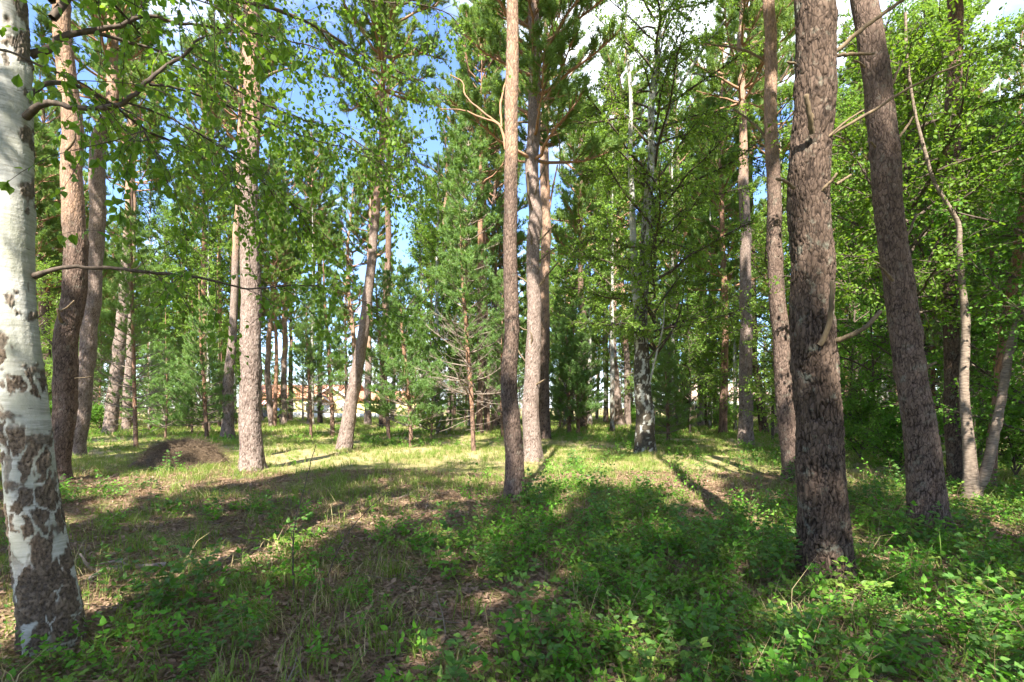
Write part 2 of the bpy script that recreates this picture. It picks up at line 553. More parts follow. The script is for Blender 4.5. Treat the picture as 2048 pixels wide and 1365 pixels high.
# ------------------------------------------------------------------ trunks
def bark_pine(u_th, s, rad, seed, coarse=1.0, depth=0.018):
    circ = 2 * math.pi * float(rad[len(rad) // 5])
    nu = max(7, int(round(circ / (0.048 * coarse))))
    u = u_th / (2 * math.pi) * nu
    v = s / (0.17 * coarse)
    cx, cyy = np.cos(u_th), np.sin(u_th)
    rr = circ / 6.283
    px, py = cx * rr, cyy * rr
    wu = fbm(px * 9 + 7, py * 9 + 3, s * 5, seed, 3) - 0.5
    wv = fbm(px * 9 + 1, py * 9 + 9, s * 4, seed + 9, 3) - 0.5
    wf = fbm(px * 40, py * 40, s * 26, seed + 19, 2) - 0.5
    F1, F2, cid = voronoi(u + wu * 2.6 + wf * 0.5, v + wv * 2.2 + wf * 0.5, nu, seed)
    e = F2 - F1
    G1, G2, cid2 = voronoi(u * 2 + wu * 4 + wf * 1.2, v * 3.1 + wv * 5 + wf * 1.2, nu * 2, seed + 40)
    e2 = G2 - G1
    wid = np.clip((fbm(px * 12 + 3, py * 12, s * 8, seed + 29, 2) - 0.32) * 0.75, 0.012, 0.32)
    lowf = 1 - smooth(1.0, 7.5, s) * 0.75
    crack = (1 - smooth(0.0, 1.0, e / wid)) * smooth(0.012, 0.09, wid)
    crack2 = (1 - smooth(0.0, 0.12, e2))
    fine = fbm(px * 60, py * 60, s * 45, seed + 3, 3) - 0.5
    mid = fbm(px * 16 + 5, py * 16, s * 7, seed + 5, 3) - 0.5
    h = depth * lowf * (-0.8 * crack - 0.12 * crack2 + 0.35 * (cid - 0.5) + 0.30 * (cid2 - 0.5) + 0.9 * mid) + 0.009 * fine * (0.4 + 0.6 * lowf)
    c = np.clip(crack * (0.38 + 0.62 * lowf) + crack2 * 0.26, 0, 1)
    return h, c, np.clip(0.45 * cid + 0.35 * cid2 + 0.2 + 0.5 * mid, 0, 1)


def bark_birch(u_th, s, rad, seed, rough_top=2.2, full=0.55):
    r_ = float(rad[len(rad) // 8]); circ = 2 * math.pi * r_
    cx, cyy = np.cos(u_th) * r_, np.sin(u_th) * r_
    nu = max(5, int(round(circ / 0.10)))
    u = u_th / (2 * math.pi) * nu
    wu = fbm(cx * 16 + 7, cyy * 16 + 3, s * 11, seed, 4) - 0.5
    wv = fbm(cx * 16 + 1, cyy * 16 + 9, s * 11, seed + 9, 4) - 0.5
    F1, F2, cid = voronoi(u + wu * 1.2, s / 0.17 + wv * 1.0, nu, seed)
    k = s / rough_top
    p = np.interp(k, [0, 0.45, 0.75, 1.0, 1.2, 1.5, 4], [0.55, 0.6, 0.62, 0.42, 0.12, 0.05, 0.03])
    dia = smooth(-0.02, 0.02, p - cid) * smooth(-0.03, 0.05, (F2 - F1) - np.interp(k, [0, .6, 1.2, 2], [.05, .12, .22, .35]))
    nb = fbm(cx * 11 + 2, cyy * 11 + 5, s * 4.2, seed + 31, 4) + wu * 0.10
    th = np.interp(k, [0, 0.25, 0.45, 0.65, 0.9, 1.3, 4], [0.49, 0.505, 0.525, 0.585, 0.66, 0.74, 0.78])
    sol = smooth(-0.012, 0.022, nb - th)
    scar = smooth(0.60, 0.64, fbm(cx * 6, cyy * 6, s * 7, seed + 55, 4))
    rough = np.maximum(np.maximum(dia, sol), scar * 0.9)
    nu2 = nu * 4
    G1, G2, c2 = voronoi(u * 4 + wu * 4, s / 0.045 + wv * 4, nu2, seed + 5)
    e2 = 1 - smooth(0.02, 0.30, G2 - G1)
    fine = fbm(cx * 70, cyy * 70, s * 45, seed + 3, 3) - 0.5
    ring = fbm(cx * 4, cyy * 4, s * 30, seed + 8, 2) - 0.5
    h = rough * (0.004 - 0.011 * e2 + 0.010 * (c2 - 0.5) + 0.014 * fine) + (1 - rough) * 0.003 * ring + 0.004 * fine
    h = h - 0.006 * smooth(0.1, 0.5, rough) * (1 - smooth(0.5, 0.9, rough))
    return h, np.clip(rough, 0, 1), np.where(e2 > 0.5, 0, c2)


def trunk_geo(path, rads, nth, step, top_dense, bark, seed, flare=0.35, lobes=5, up0=4.0, up1=8.0, knots=14):
    """path (n,3), rads (n,) -> mesh arrays. dense rings below height top_dense, coarse above"""
    path = np.asarray(path, float)
    step = step * 1.3; nth = max(8, int(nth * 0.8))
    s = np.concatenate([[0], np.cumsum(np.linalg.norm(np.diff(path, axis=0), axis=1))])
    z0 = path[0, 2]
    sd_ = min(s[-1], max(0.5, top_dense - z0))
    t = np.concatenate([np.arange(0, sd_, step), np.arange(sd_, s[-1], max(0.25, step))])
    if t[-1] < s[-1] - 1e-3: t = np.append(t, s[-1])
    ctr = catmull(s, np.column_stack([path, rads]), t)
    r = np.maximum(ctr[:, 3], 0.004); c = ctr[:, :3]
    th = np.arange(nth) / nth * 2 * math.pi
    TH, S = np.meshgrid(th, t)
    RR = np.repeat(r[:, None], nth, 1)
    ph = seed * 1.7
    lob = 0.5 + 0.5 * np.cos(lobes * TH + ph + 0.7 * np.sin(TH + ph))
    fl = 1 + flare * np.exp(-S / 0.20) * (0.35 + 1.1 * lob) + 0.25 * flare * np.exp(-S / 0.6) + 0.16 * (fbm(np.cos(TH) * 1.3, np.sin(TH) * 1.3, S * 1.5, seed + 70, 3) - 0.5)
    h, crack, cell = bark(TH, S, r, seed)
    h = h * np.clip(RR / 0.16, 0.25, 1.1)
    if len(t) > 60 and knots:
        gk = np.random.default_rng(seed + 900)
        for kk in range(knots):
            sk = gk.uniform(1.2, sd_ + 0.5); tk = gk.random() * 6.283; wk = gk.uniform(0.035, 0.07)
            dth = np.abs((TH - tk + math.pi) % (2 * math.pi) - math.pi) * r.mean() * 1.4
            gg = np.exp(-(dth ** 2 + ((S - sk) * 0.8) ** 2) / wk ** 2)
            core = np.exp(-(dth ** 2 + (S - sk) ** 2) / (wk * 0.38) ** 2)
            h = h + (gg * 0.022 - core * 0.024) * min(1.0, r.mean() / 0.14)
            crack = np.clip(crack + core * 0.9 + 0.25 * gg, 0, 1)
        wx = (fbm(t * 0.7, t * 0 + seed, seed=seed + 3, oct=3) - 0.5) * 0.16 * np.clip(t / 1.5, 0, 1) * min(1.0, r.mean() / 0.16)
        wy = (fbm(t * 0.7, t * 0 + seed + 50, seed=seed + 4, oct=3) - 0.5) * 0.16 * np.clip(t / 1.5, 0, 1) * min(1.0, r.mean() / 0.16)
        c = c + np.column_stack([wx, wy, wx * 0])
    rad = RR * fl + h
    V = np.stack([c[:, None, 0] + rad * np.cos(TH), c[:, None, 1] + rad * np.sin(TH), np.repeat(c[:, 2:3], nth, 1)], -1).reshape(-1, 3)
    i = np.arange(len(t) - 1)[:, None] * nth; j = np.arange(nth)[None, :]; j2 = (j + 1) % nth
    q = np.stack([i + j, i + j2, i + nth + j2, i + nth + j], -1).reshape(-1, 4)
    at = {'crack': crack.ravel(), 'cell': cell.ravel(), 'up': smooth(up0, up1, S).ravel()}
    return V, q, at


def trunk_mesh(name, mat, *a, **k):
    V, q, at = trunk_geo(*a, **k)
    return build_mesh(name, V, [q], mat, at, True)


# ------------------------------------------------------------------ foliage pieces
def needles(pos, dirs, n, length, width, g, spread=0.8):
    """n thin triangles per tuft"""
    T = len(pos)
    d = np.repeat(dirs, n, 0); p = np.repeat(pos, n, 0)
    rnd = norm(g.normal(size=(T * n, 3)))
    nd = norm(d * 0.75 + rnd * spread)
    p = p + d * (g.random((T * n, 1)) - 0.3) * length * 0.6
    side = norm(np.cross(nd, g.normal(size=(T * n, 3))))
    ln = length * (0.7 + 0.6 * g.random((T * n, 1)))
    v = np.stack([p - side * width * 0.5, p + side * width * 0.5, p + nd * ln], 1).reshape(-1, 3)
    t = np.arange(T * n * 3).reshape(-1, 3)
    var = np.repeat(np.repeat(g.random(T), n) * 0.6 + g.random(T * n) * 0.4, 3)
    return v, t, var


def leaves(pos, axis, nrm, size, g, wide=0.75, full=False):
    """folded leaves: base at pos, pointing along axis"""
    T = len(pos)
    axis = norm(axis); side = norm(np.cross(nrm, axis)); up = np.cross(axis, side)
    L_ = (np.broadcast_to(size, (T,)) * (0.7 + 0.6 * g.random(T)))[:, None]
    W = L_ * wide * 0.5
    if full:
        pts = [pos, pos + axis * L_ * .22 - side * W * .85 + up * W * .25, pos + axis * L_ * .5 - side * W * .85 + up * W * .2,
               pos + axis * L_ - up * L_ * .08, pos + axis * L_ * .5 + side * W * .85 + up * W * .2, pos + axis * L_ * .22 + side * W * .85 + up * W * .25]
        tri = np.array([[0, 1, 2], [0, 2, 3], [0, 3, 4], [0, 4, 5]])
    else:
        pts = [pos, pos + axis * L_ * .38 - side * W + up * W * .25, pos + axis * L_, pos + axis * L_ * .38 + side * W + up * W * .25]
        tri = np.array([[0, 1, 2], [0, 2, 3]])
    k = len(pts)
    v = np.stack(pts, 1).reshape(-1, 3)
    t = (np.arange(T)[:, None, None] * k + tri[None]).reshape(-1, 3)
    var = np.repeat(g.random(T), k)
    return v, t, var


def bend_path(start, direc, length, n, g, up=0.0, wob=0.12):
    """curving polyline"""
    p = [np.asarray(start, float)]; d = norm(np.asarray(direc, float))
    for k in range(n):
        d = norm(d + np.array([0, 0, up / n]) + g.normal(size=3) * wob / math.sqrt(n) * np.array([1, 1, .7]))
        p.append(p[-1] + d * length / n)
    return np.array(p)


def pine_crown(seed, Lc, Rc, n_whorl, needle_n=13, nlen=0.16, nwid=0.024, young=False, sub_density=10.5, dead_low=0.0):
    g = np.random.default_rng(seed)
    limb = Acc(); tp = []; td = []
    for k in range(n_whorl):
        f = (k + 0.3 * g.random()) / n_whorl
        z = f * Lc
        cnt = g.integers(4, 7) if not young else g.integers(4, 7)
        az0 = g.random() * 6.28
        for j in range(cnt):
            if not young and g.random() < 0.22: continue
            az = az0 + j * 6.28 / cnt + g.normal() * 0.35
            if young:
                prof = (1 - f) ** 0.75 * 0.95 + 0.1
                el = R(g.uniform(-4, 14)) + f * R(35)
                upc = 0.35
            else:
                prof = math.sqrt(max(0.03, 1 - ((f - 0.28) / 0.76) ** 2))
                el = R(g.uniform(-8, 22)) + f * R(38)
                upc = 0.7
            ln = Rc * prof * g.uniform(0.6, 1.1)
            d = np.array([math.cos(az) * math.cos(el), math.sin(az) * math.cos(el), math.sin(el)])
            path = bend_path([0, 0, z], d, ln, 7, g, upc, 0.45 if not young else 0.22)
            r0 = (0.016 + 0.014 * ln) * (0.65 if young else 1.0)
            limb.tube(path, np.linspace(r0, r0 * 0.25, len(path)), 5)
            dead = young and f < dead_low
            nsub = int(ln * sub_density) + 2
            for q in range(nsub):
                s = g.uniform(0.22 if young else 0.38, 1.0)
                x = s * 7; i0 = min(6, int(x)); b = path[i0] + (path[i0 + 1] - path[i0]) * (x - i0)
                tdv = norm(path[i0 + 1] - path[i0])
                sd = norm(np.cross(tdv, [0, 0, 1])) * (1 if q % 2 else -1)
                dd = norm(tdv * g.uniform(0.4, 1.0) + sd * g.uniform(0.5, 1.0) + np.array([0, 0, g.uniform(-0.05, 0.5)]))
                sl = (0.22 + 0.75 * (1 - s) * min(1.0, ln / 2)) * g.uniform(0.6, 1.2)
                sp = bend_path(b, dd, sl, 3, g, 0.5, 0.35)
                limb.tube(sp[[0, 2, 3]], [r0 * .3, r0 * .18, r0 * .1], 3)
                if dead and g.random() < 0.85: continue
                nt_ = max(2, int(sl / 0.085))
                for h in range(nt_):
                    y = (1 - 0.62 * h / nt_) * 3; i1 = min(2, int(y - 1e-6))
                    tp.append(sp[i1] + (sp[i1 + 1] - sp[i1]) * (y - i1)); td.append(norm(sp[i1 + 1] - sp[i1]) + np.array([0, 0, 0.25]))
            if not dead:
                for h in range(4):
                    tp.append(path[-1] - (path[-1] - path[-2]) * h * 0.3); td.append(norm(path[-1] - path[-2]))
    tp = np.array(tp); td = norm(np.array(td))
    v, t, var = needles(tp, td, needle_n, nlen, nwid, g)
    cr = build_mesh('pine_crown', v, [t], M_NEEDLE_Y if young else M_NEEDLE, {'var': var})
    return limb.mesh('pine_limbs', M_LIMB if not young else M_GREYTWIG), cr


def leafy_crown(seed, H, z0, Rc, n_limb, leaf, n_twig, mat, per_twig=9, droop=-0.5, el=(25, 60), bark=None, shape='oval', full=False):
    """broadleaf crown with limbs rising from an axis of height H"""
    g = np.random.default_rng(seed)
    limb = Acc(); lp = []; la = []
    for k in range(n_limb):
        f = (k + g.random()) / n_limb
        z = z0 + (H - z0) * f * 0.95
        az = k * 2.4 + g.normal() * 0.4
        e = R(g.uniform(*el)) + f * R(15)
        prof = math.sqrt(max(0.08, 1 - ((f - 0.35) / 0.7) ** 2)) if shape == 'oval' else (1 - f) * 0.9 + 0.15
        ln = Rc * prof * g.uniform(0.7, 1.15)
        d = np.array([math.cos(az) * math.cos(e), math.sin(az) * math.cos(e), math.sin(e)])
        path = bend_path([0, 0, z], d, ln, 6, g, -0.25, 0.35)
        r0 = 0.008 + 0.011 * ln
        limb.tube(path, np.linspace(r0, r0 * .25, 7), 5)
        for q in range(int(n_twig * ln / Rc) + 2):
            s = g.uniform(0.2, 1.0); x = s * 6; i0 = min(5, int(x))
            b = path[i0] + (path[i0 + 1] - path[i0]) * (x - i0)
            dd = norm(norm(path[i0 + 1] - path[i0]) * 0.6 + g.normal(size=3) * np.array([.8, .8, .45]))
            tl = g.uniform(0.3, 0.9) * min(1.0, Rc / 2.0)
            sp = bend_path(b, dd, tl, 4, g, droop, 0.35)
            limb.tube(sp[::2], [r0 * .25, r0 * .15, r0 * .07], 3)
            m = max(3, int(per_twig * g.uniform(0.6, 1.3)))
            y = g.uniform(0.6, 4.0, m); i1 = np.minimum(3, y.astype(int))
            lp.append(sp[i1] + (sp[i1 + 1] - sp[i1]) * (y - i1)[:, None] + g.normal(size=(m, 3)) * 0.025)
            la.append(norm(norm(sp[i1 + 1] - sp[i1]) * 0.5 + g.normal(size=(m, 3)) * 0.6 + np.array([0, 0, -0.35])))
    lp = np.vstack(lp); la = np.vstack(la)
    nr = norm(g.normal(size=lp.shape) * 0.7 + np.array([0, 0, 1.0]))
    v, t, var = leaves(lp, la, nr, leaf, g, 0.78, full)
    return limb.mesh('twigs', bark or M_TWIG), build_mesh('leafy_crown', v, [t], mat, {'var': var})


# variants shared by many trees
PC = [pine_crown(100 + k, Lc, Rc, nw) for k, (Lc, Rc, nw) in enumerate([(10.5, 2.6, 20), (12.0, 3.0, 20), (9.0, 2.8, 17), (12.5, 2.5, 23), (11.0, 3.2, 18)])]
YC = [pine_crown(200 + k, Lc, Rc, nw, 12, 0.12, 0.020, True, 9.5, dl) for k, (Lc, Rc, nw, dl) in enumerate([(7.0, 1.9, 17, .22), (6.0, 1.8, 15, .0), (8.0, 1.7, 20, .3), (5.0, 1.9, 13, .0)])]
BC = [leafy_crown(300 + k, H, z0, Rc, nl, 0.085, 38, M_LEAF_UP, 16) for k, (H, z0, Rc, nl) in enumerate([(16, 4.5, 2.6, 34), (14, 3.0, 2.3, 32), (18, 5.5, 3.0, 36)])]
NB = [leafy_crown(320 + k, H, z0, Rc, nl, 0.065, 34, M_BUSH, 16, -0.25, (5, 45), None, 'oval', False) for k, (H, z0, Rc, nl) in enumerate([(7.0, 1.0, 2.2, 30), (6.0, 0.6, 1.9, 28), (8.5, 1.6, 2.4, 34)])]
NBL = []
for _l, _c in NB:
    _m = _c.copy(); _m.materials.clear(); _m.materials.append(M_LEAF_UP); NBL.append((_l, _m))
BU = [leafy_crown(340 + k, H, 0.1, Rc, nl, 0.06, 34, M_BUSH, 14, -0.1, (25, 70), None, 'cone') for k, (H, Rc, nl) in enumerate([(1.6, 1.4, 22), (1.2, 1.1, 18)])]


def fill_trunk(seed, H, r0, mat, up0, up1, nth=20, bow=0.35):
    g = np.random.default_rng(seed)
    z = np.linspace(0, H, 9)
    a, b = g.normal(size=2) * bow
    x = a * np.sin(z / H * math.pi) ; y = b * np.sin(z / H * 2.2 * math.pi) * 0.4
    rad = r0 * (1 - 0.82 * (z / H) ** 1.1)
    return trunk_mesh('pine_trunk', mat, np.column_stack([x, y, z - 0.1]), rad, nth, 0.14, H, lambda *q: bark_pine(*q, 1.6), seed, 0.25, 4, up0, up1)


FT = [(fill_trunk(400 + k, 19, r, m, u0, u1), 19) for k, (r, m, u0, u1) in enumerate([(.24, M_PINE, 3.5, 8), (.20, M_PINE, 3, 7), (.27, M_PINE_DARK, 5, 10), (.19, M_PINE_RED, 1.5, 5)])]
YT = [fill_trunk(420 + k, 8.5, r, m, 0.8, 3.0, 12, 0.12) for k, (r, m) in enumerate([(.075, M_PINE_RED), (.06, M_PINE_RED)])]


def birch_trunk_fill(seed, H, r0):
    g = np.random.default_rng(seed)
    z = np.linspace(0, H, 8)
    x = g.normal() * 0.5 * (z / H) ** 1.5; y = g.normal() * 0.3 * (z / H)
    return trunk_mesh('birch_trunk', M_BIRCH, np.column_stack([x * 0, y * 0, z - 0.1]), r0 * (1 - .85 * z / H), 16, 0.1, H, bark_birch, seed, 0.3, 4)


BT = [birch_trunk_fill(440, 16, .13), birch_trunk_fill(441, 14, .11)]


def dead_twigs(seed, z0, z1, n, r):
    g = np.random.default_rng(seed); a = Acc()
    for k in range(n):
        z = g.uniform(z0, z1); az = g.random() * 6.28; e = R(g.uniform(-15, 30))
        d = np.array([math.cos(az) * math.cos(e), math.sin(az) * math.cos(e), math.sin(e)])
        ln = g.uniform(0.3, 1.5); p = bend_path(d * r * 0.6 + np.array([0, 0, z]), d, ln, 5, g, 0.1, 0.4)
        a.tube(p, np.linspace(0.016, 0.005, 6), 4)
        if ln > 0.8:
            q = bend_path(p[3], norm(d + g.normal(size=3) * .6), ln * .45, 3, g, 0.2, 0.4)
            a.tube(q, np.linspace(0.008, 0.003, 4), 3)
    return a.mesh('dead_branches', M_GREYTWIG)


DT = [dead_twigs(450 + k, 2.5, 10, 26, .16) for k in range(3)]
YDT = [dead_twigs(460 + k, 0.6, 2.6, 22, .05) for k in range(2)]


def place_fill_pine(x, y, k, sc, rz, label, group):
    o = empty('pine_tree', (x, y, GZ(x, y)), rz, sc)
    tm, H = FT[k % len(FT)]
    link('trunk', tm, o)
    lm, cm = PC[k % len(PC)]
    Lc = (10.5, 12.0, 9.0, 12.5, 11.0)[k % len(PC)]
    link('limbs', lm, o, (0, 0, H - Lc + 0.4), (0, 0, k * 1.3))
    link('crown', cm, o, (0, 0, H - Lc + 0.4), (0, 0, k * 1.3))
    link('dead_branches', DT[k % len(DT)], o, None, (0, 0, k * 2.1))['kind'] = 'stuff'
    tag(o, label, 'pine tree', group)
    return o


def place_young(x, y, k, sc, rz, label, group=None, trunk=None):
    o = empty('young_pine', (x, y, GZ(x, y)), rz, sc)
    link('trunk', trunk or YT[k % 2], o)
    lm, cm = YC[k % 4]
    zc = (1.3, 0.7, 1.6, 0.5)[k % 4]
    link('limbs', lm, o, (0, 0, zc)); link('crown', cm, o, (0, 0, zc))
    link('dead_branches', YDT[k % 2], o)['kind'] = 'stuff'
    tag(o, label, 'young pine', group)
    return o


def place_birch(x, y, k, sc, rz, label, group=None):
    o = empty('birch_tree', (x, y, GZ(x, y)), rz, sc)
    link('trunk', BT[k % 2], o)
    lm, cm = BC[k % 3]
    link('limbs', lm, o); link('crown', cm, o)
    tag(o, label, 'birch tree', group)
    return o


def place_leafy(x, y, k, sc, rz, label, group=None, name='young_leafy_tree', cat='leafy tree', d_light=False):
    o = empty(name, (x, y, GZ(x, y)), rz, sc)
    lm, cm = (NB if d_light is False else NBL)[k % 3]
    H = (7.0, 6.0, 8.5)[k % 3]
    st = Acc(); g = np.random.default_rng(500 + k)
    st.tube(bend_path([0, 0, -.1], [0, 0, 1], H, 9, g, 0, 0.05), np.linspace(0.055, 0.01, 10), 8)
    link('trunk', st.mesh('leafy_trunk', M_TWIG, True), o)
    link('limbs', lm, o); link('crown', cm, o)
    tag(o, label, cat, group)
    return o


def place_bush(x, y, k, sc, rz, label, group=None):
    o = empty('bush', (x, y, GZ(x, y)), rz, sc)
    lm, cm = BU[k % 2]
    link('stems', lm, o); link('crown', cm, o)
    tag(o, label, 'bush', group)
    return o


# ------------------------------------------------------------------ the trees one can point at
taken = []      # (x, y) of trees for spacing


def hero_trunk(name, label, cat, d, pts, mat, bark, H, nth, step, seed, flare=0.3, lobes=5, up=(4, 8), crown=None, crown_z=None, crown_rot=0.0, crown_sc=1.0, tilt_y=0.0):
    """pts: (px, py, width px) from the ground up, trunk standing d metres away"""
    base = P(pts[0][0], pts[0][1], d)
    gz = GZ(base[0], d)
    o = empty(name, (base[0], d, gz))
    tag(o, label, cat)
    path = []; rad = []
    for k, (px, py, wp) in enumerate(pts):
        q = P(px, py, d)
        q[1] += tilt_y * (q[2] - gz)
        path.append([q[0] - base[0], q[1] - d, q[2] - gz]); rad.append(wp / F * d * 0.5 / math.sqrt(1 + ((px - 1024) / F) ** 2))
    path[0][2] = -0.12
    cut = [k for k in range(len(path)) if k < 2 or path[k][2] < 0.8 * H]
    path = [path[k] for k in cut]; rad = [rad[k] for k in cut]
    # up beyond the picture, straightening
    top = np.array(path[-1]); dirn = norm(np.array(path[-1]) - np.array(path[-2])) if len(path) > 1 else np.array([0, 0, 1.0])
    n_up = 5; r_last = rad[-1]
    if H > top[2] + 0.5:
        hs = np.linspace(0, H - top[2], n_up + 1)[1:]
        for h in hs:
            f = h / (H - top[2])
            q = top + np.array([dirn[0] / max(dirn[2], .3) * h * (1 - 0.5 * f), dirn[1] / max(dirn[2], .3) * h * (1 - 0.5 * f), h])
            path.append(list(q)); rad.append(max(0.02, r_last * (1 - 0.85 * f)))
    path = np.array(path); rad = np.array(rad)
    top_dense = 1.5 + HOR / F * d + 0.6
    me = trunk_mesh('trunk', mat, path, rad, nth, step, min(top_dense, H), bark, seed, flare, lobes, up[0], up[1])
    link('trunk', me, o)
    if crown is not None:
        lm, cm = crown
        zc = crown_z
        xc = np.interp(zc, path[:, 2], path[:, 0]); yc = np.interp(zc, path[:, 2], path[:, 1])
        k1 = link('limbs', lm, o, (xc, yc, zc), (0, 0, crown_rot), crown_sc)
        k2 = link('crown', cm, o, (xc, yc, zc), (0, 0, crown_rot), crown_sc)
    taken.append((base[0], d))
    o['_d'] = d
    return o


def add_branch(tree, d, pts, name='branch', mat=None, sides=7, seed=0, wob=0.0, n=None):
    """pts: (px, py, dd, width px); dd = metres nearer (-) or farther (+) than the trunk axis"""
    ox, oy, oz = tree.location
    g = np.random.default_rng(seed + 1000 + int(pts[0][0]))
    w_ = []
    for (px, py, dd, wp) in pts:
        q = P(px, py, d + dd)
        w_.append([q[0] - ox, q[1] - oy, q[2] - oz, wp / F * (d + dd) * 0.5])
    w_ = np.array(w_)
    nn = n or max(6, len(pts) * 4)
    r_ = resample(w_, nn)
    p3 = r_[:, :3].copy()
    p3[1:-1] += g.normal(size=(nn - 2, 3)) * (wob if wob else 0.0025)
    v, q, t = tube(p3, np.maximum(r_[:, 3], 0.0015) * 0.85 * (1 + 0.06 * g.normal(size=nn)), sides)
    me = build_mesh(name, v, [q, t], mat or M_DEAD, None, True)
    ob = link(name, me, tree)
    return ob, p3


def pine(label, d, pts, nth, step, seed, crown, crown_z, H, mat=None, coarse=1.0, depth=0.018, up=(4, 8), flare=0.3, lobes=5, crown_rot=0.0, csc=1.0, name='pine_tree', tilt_y=0.0):
    return hero_trunk(name, label, 'pine tree', d, pts, mat or M_PINE, lambda *a: bark_pine(*a, coarse, depth), H, nth, step, seed, flare, lobes, up,
                      PC[crown] if crown is not None else None, crown_z, crown_rot, csc, tilt_y)


def dpx(py):
    return F * CAM_H / (py - HOR)


# -- right foreground
pL = pine('massive dark-barked pine in the right foreground, the thickest trunk', 4.33, [(1648, 1180, 106), (1648, 1100, 104), (1646, 1000, 102), (1642, 900, 99), (1638, 800, 96), (1630, 650, 92), (1625, 450, 88), (1627, 300, 86), (1630, 0, 82)],
          190, 0.0085, 1, 2, 12, 20, M_PINE_DARK, 0.85, 0.022, (6, 16), 0.26, 5, 0.0, 1.0)
add_branch(pL, 4.33, [(1640, 690, -.17, 13), (1657, 655, -.24, 12), (1663, 610, -.29, 11), (1664, 562, -.32, 9)])
add_branch(pL, 4.33, [(1665, 684, -.10, 14), (1690, 675, -.16, 12), (1730, 655, -.22, 11), (1762, 622, -.26, 9)])
add_branch(pL, 4.33, [(1665, 110, -.08, 11), (1710, 70, -.1, 11), (1760, 32, -.12, 9), (1812, -4, -.14, 7)])
add_branch(pL, 4.33, [(1672, 112, .02, 8), (1705, 108, .06, 8), (1748, 108, .1, 5)])
add_branch(pL, 4.33, [(1624, 268, -.17, 14), (1620, 235, -.24, 13), (1612, 190, -.30, 11)])
add_branch(pL, 4.33, [(1660, 272, -.1, 7), (1740, 225, -.12, 7), (1830, 170, -.14, 6), (1935, 122, -.16, 4)])
add_branch(pL, 4.33, [(1655, 275, -.13, 6), (1690, 245, -.16, 5), (1727, 221, -.18, 4)])
add_branch(pL, 4.33, [(1588, 376, -.1, 9), (1575, 366, -.14, 8), (1553, 358, -.18, 6)])
add_branch(pL, 4.33, [(1644, 382, -.14, 7), (1660, 365, -.19, 7), (1674, 347, -.22, 6)])
add_branch(pL, 4.33, [(1672, 369, 0, 6), (1690, 358, .04, 6), (1702, 350, .06, 5)])
add_branch(pL, 4.33, [(1592, 128, -.1, 5), (1575, 124, -.12, 5)])

pM = pine('thick reddish-grey pine leaning left at the right, its foot sunlit', 6.14, [(1862, 1070, 84), (1852, 1000, 80), (1843, 930, 76), (1826, 810, 70), (1803, 620, 66), (1781, 450, 62), (1765, 270, 62), (1745, 130, 59), (1728, 0, 56)],
          150, 0.012, 2, 1, 11.5, 20, M_PINE_MID, 0.8, 0.015, (6, 16), 0.28, 6, 1.0, 1.0)
add_branch(pM, 6.14, [(1786, 562, -.16, 7), (1772, 545, -.24, 6), (1757, 532, -.3, 4)])
add_branch(pM, 6.14, [(1810, 478, 0, 7), (1822, 455, .05, 6), (1832, 428, .1, 5)])
add_branch(pM, 6.14, [(1775, 185, 0, 7), (1788, 160, 0, 7), (1804, 122, .05, 4)])
add_branch(pM, 6.14, [(1792, 282, 0, 6), (1808, 262, 0, 6), (1826, 234, .05, 4)])
add_branch(pM, 6.14, [(1852, 738, 0, 7), (1862, 730, 0, 6), (1872, 725, 0, 5)])
add_branch(pM, 6.14, [(1730, 135, -.14, 5), (1718, 125, -.2, 4), (1707, 121, -.24, 3)])
add_branch(pM, 6.14, [(1751, 295, -.17, 5), (1742, 284, -.24, 4)])

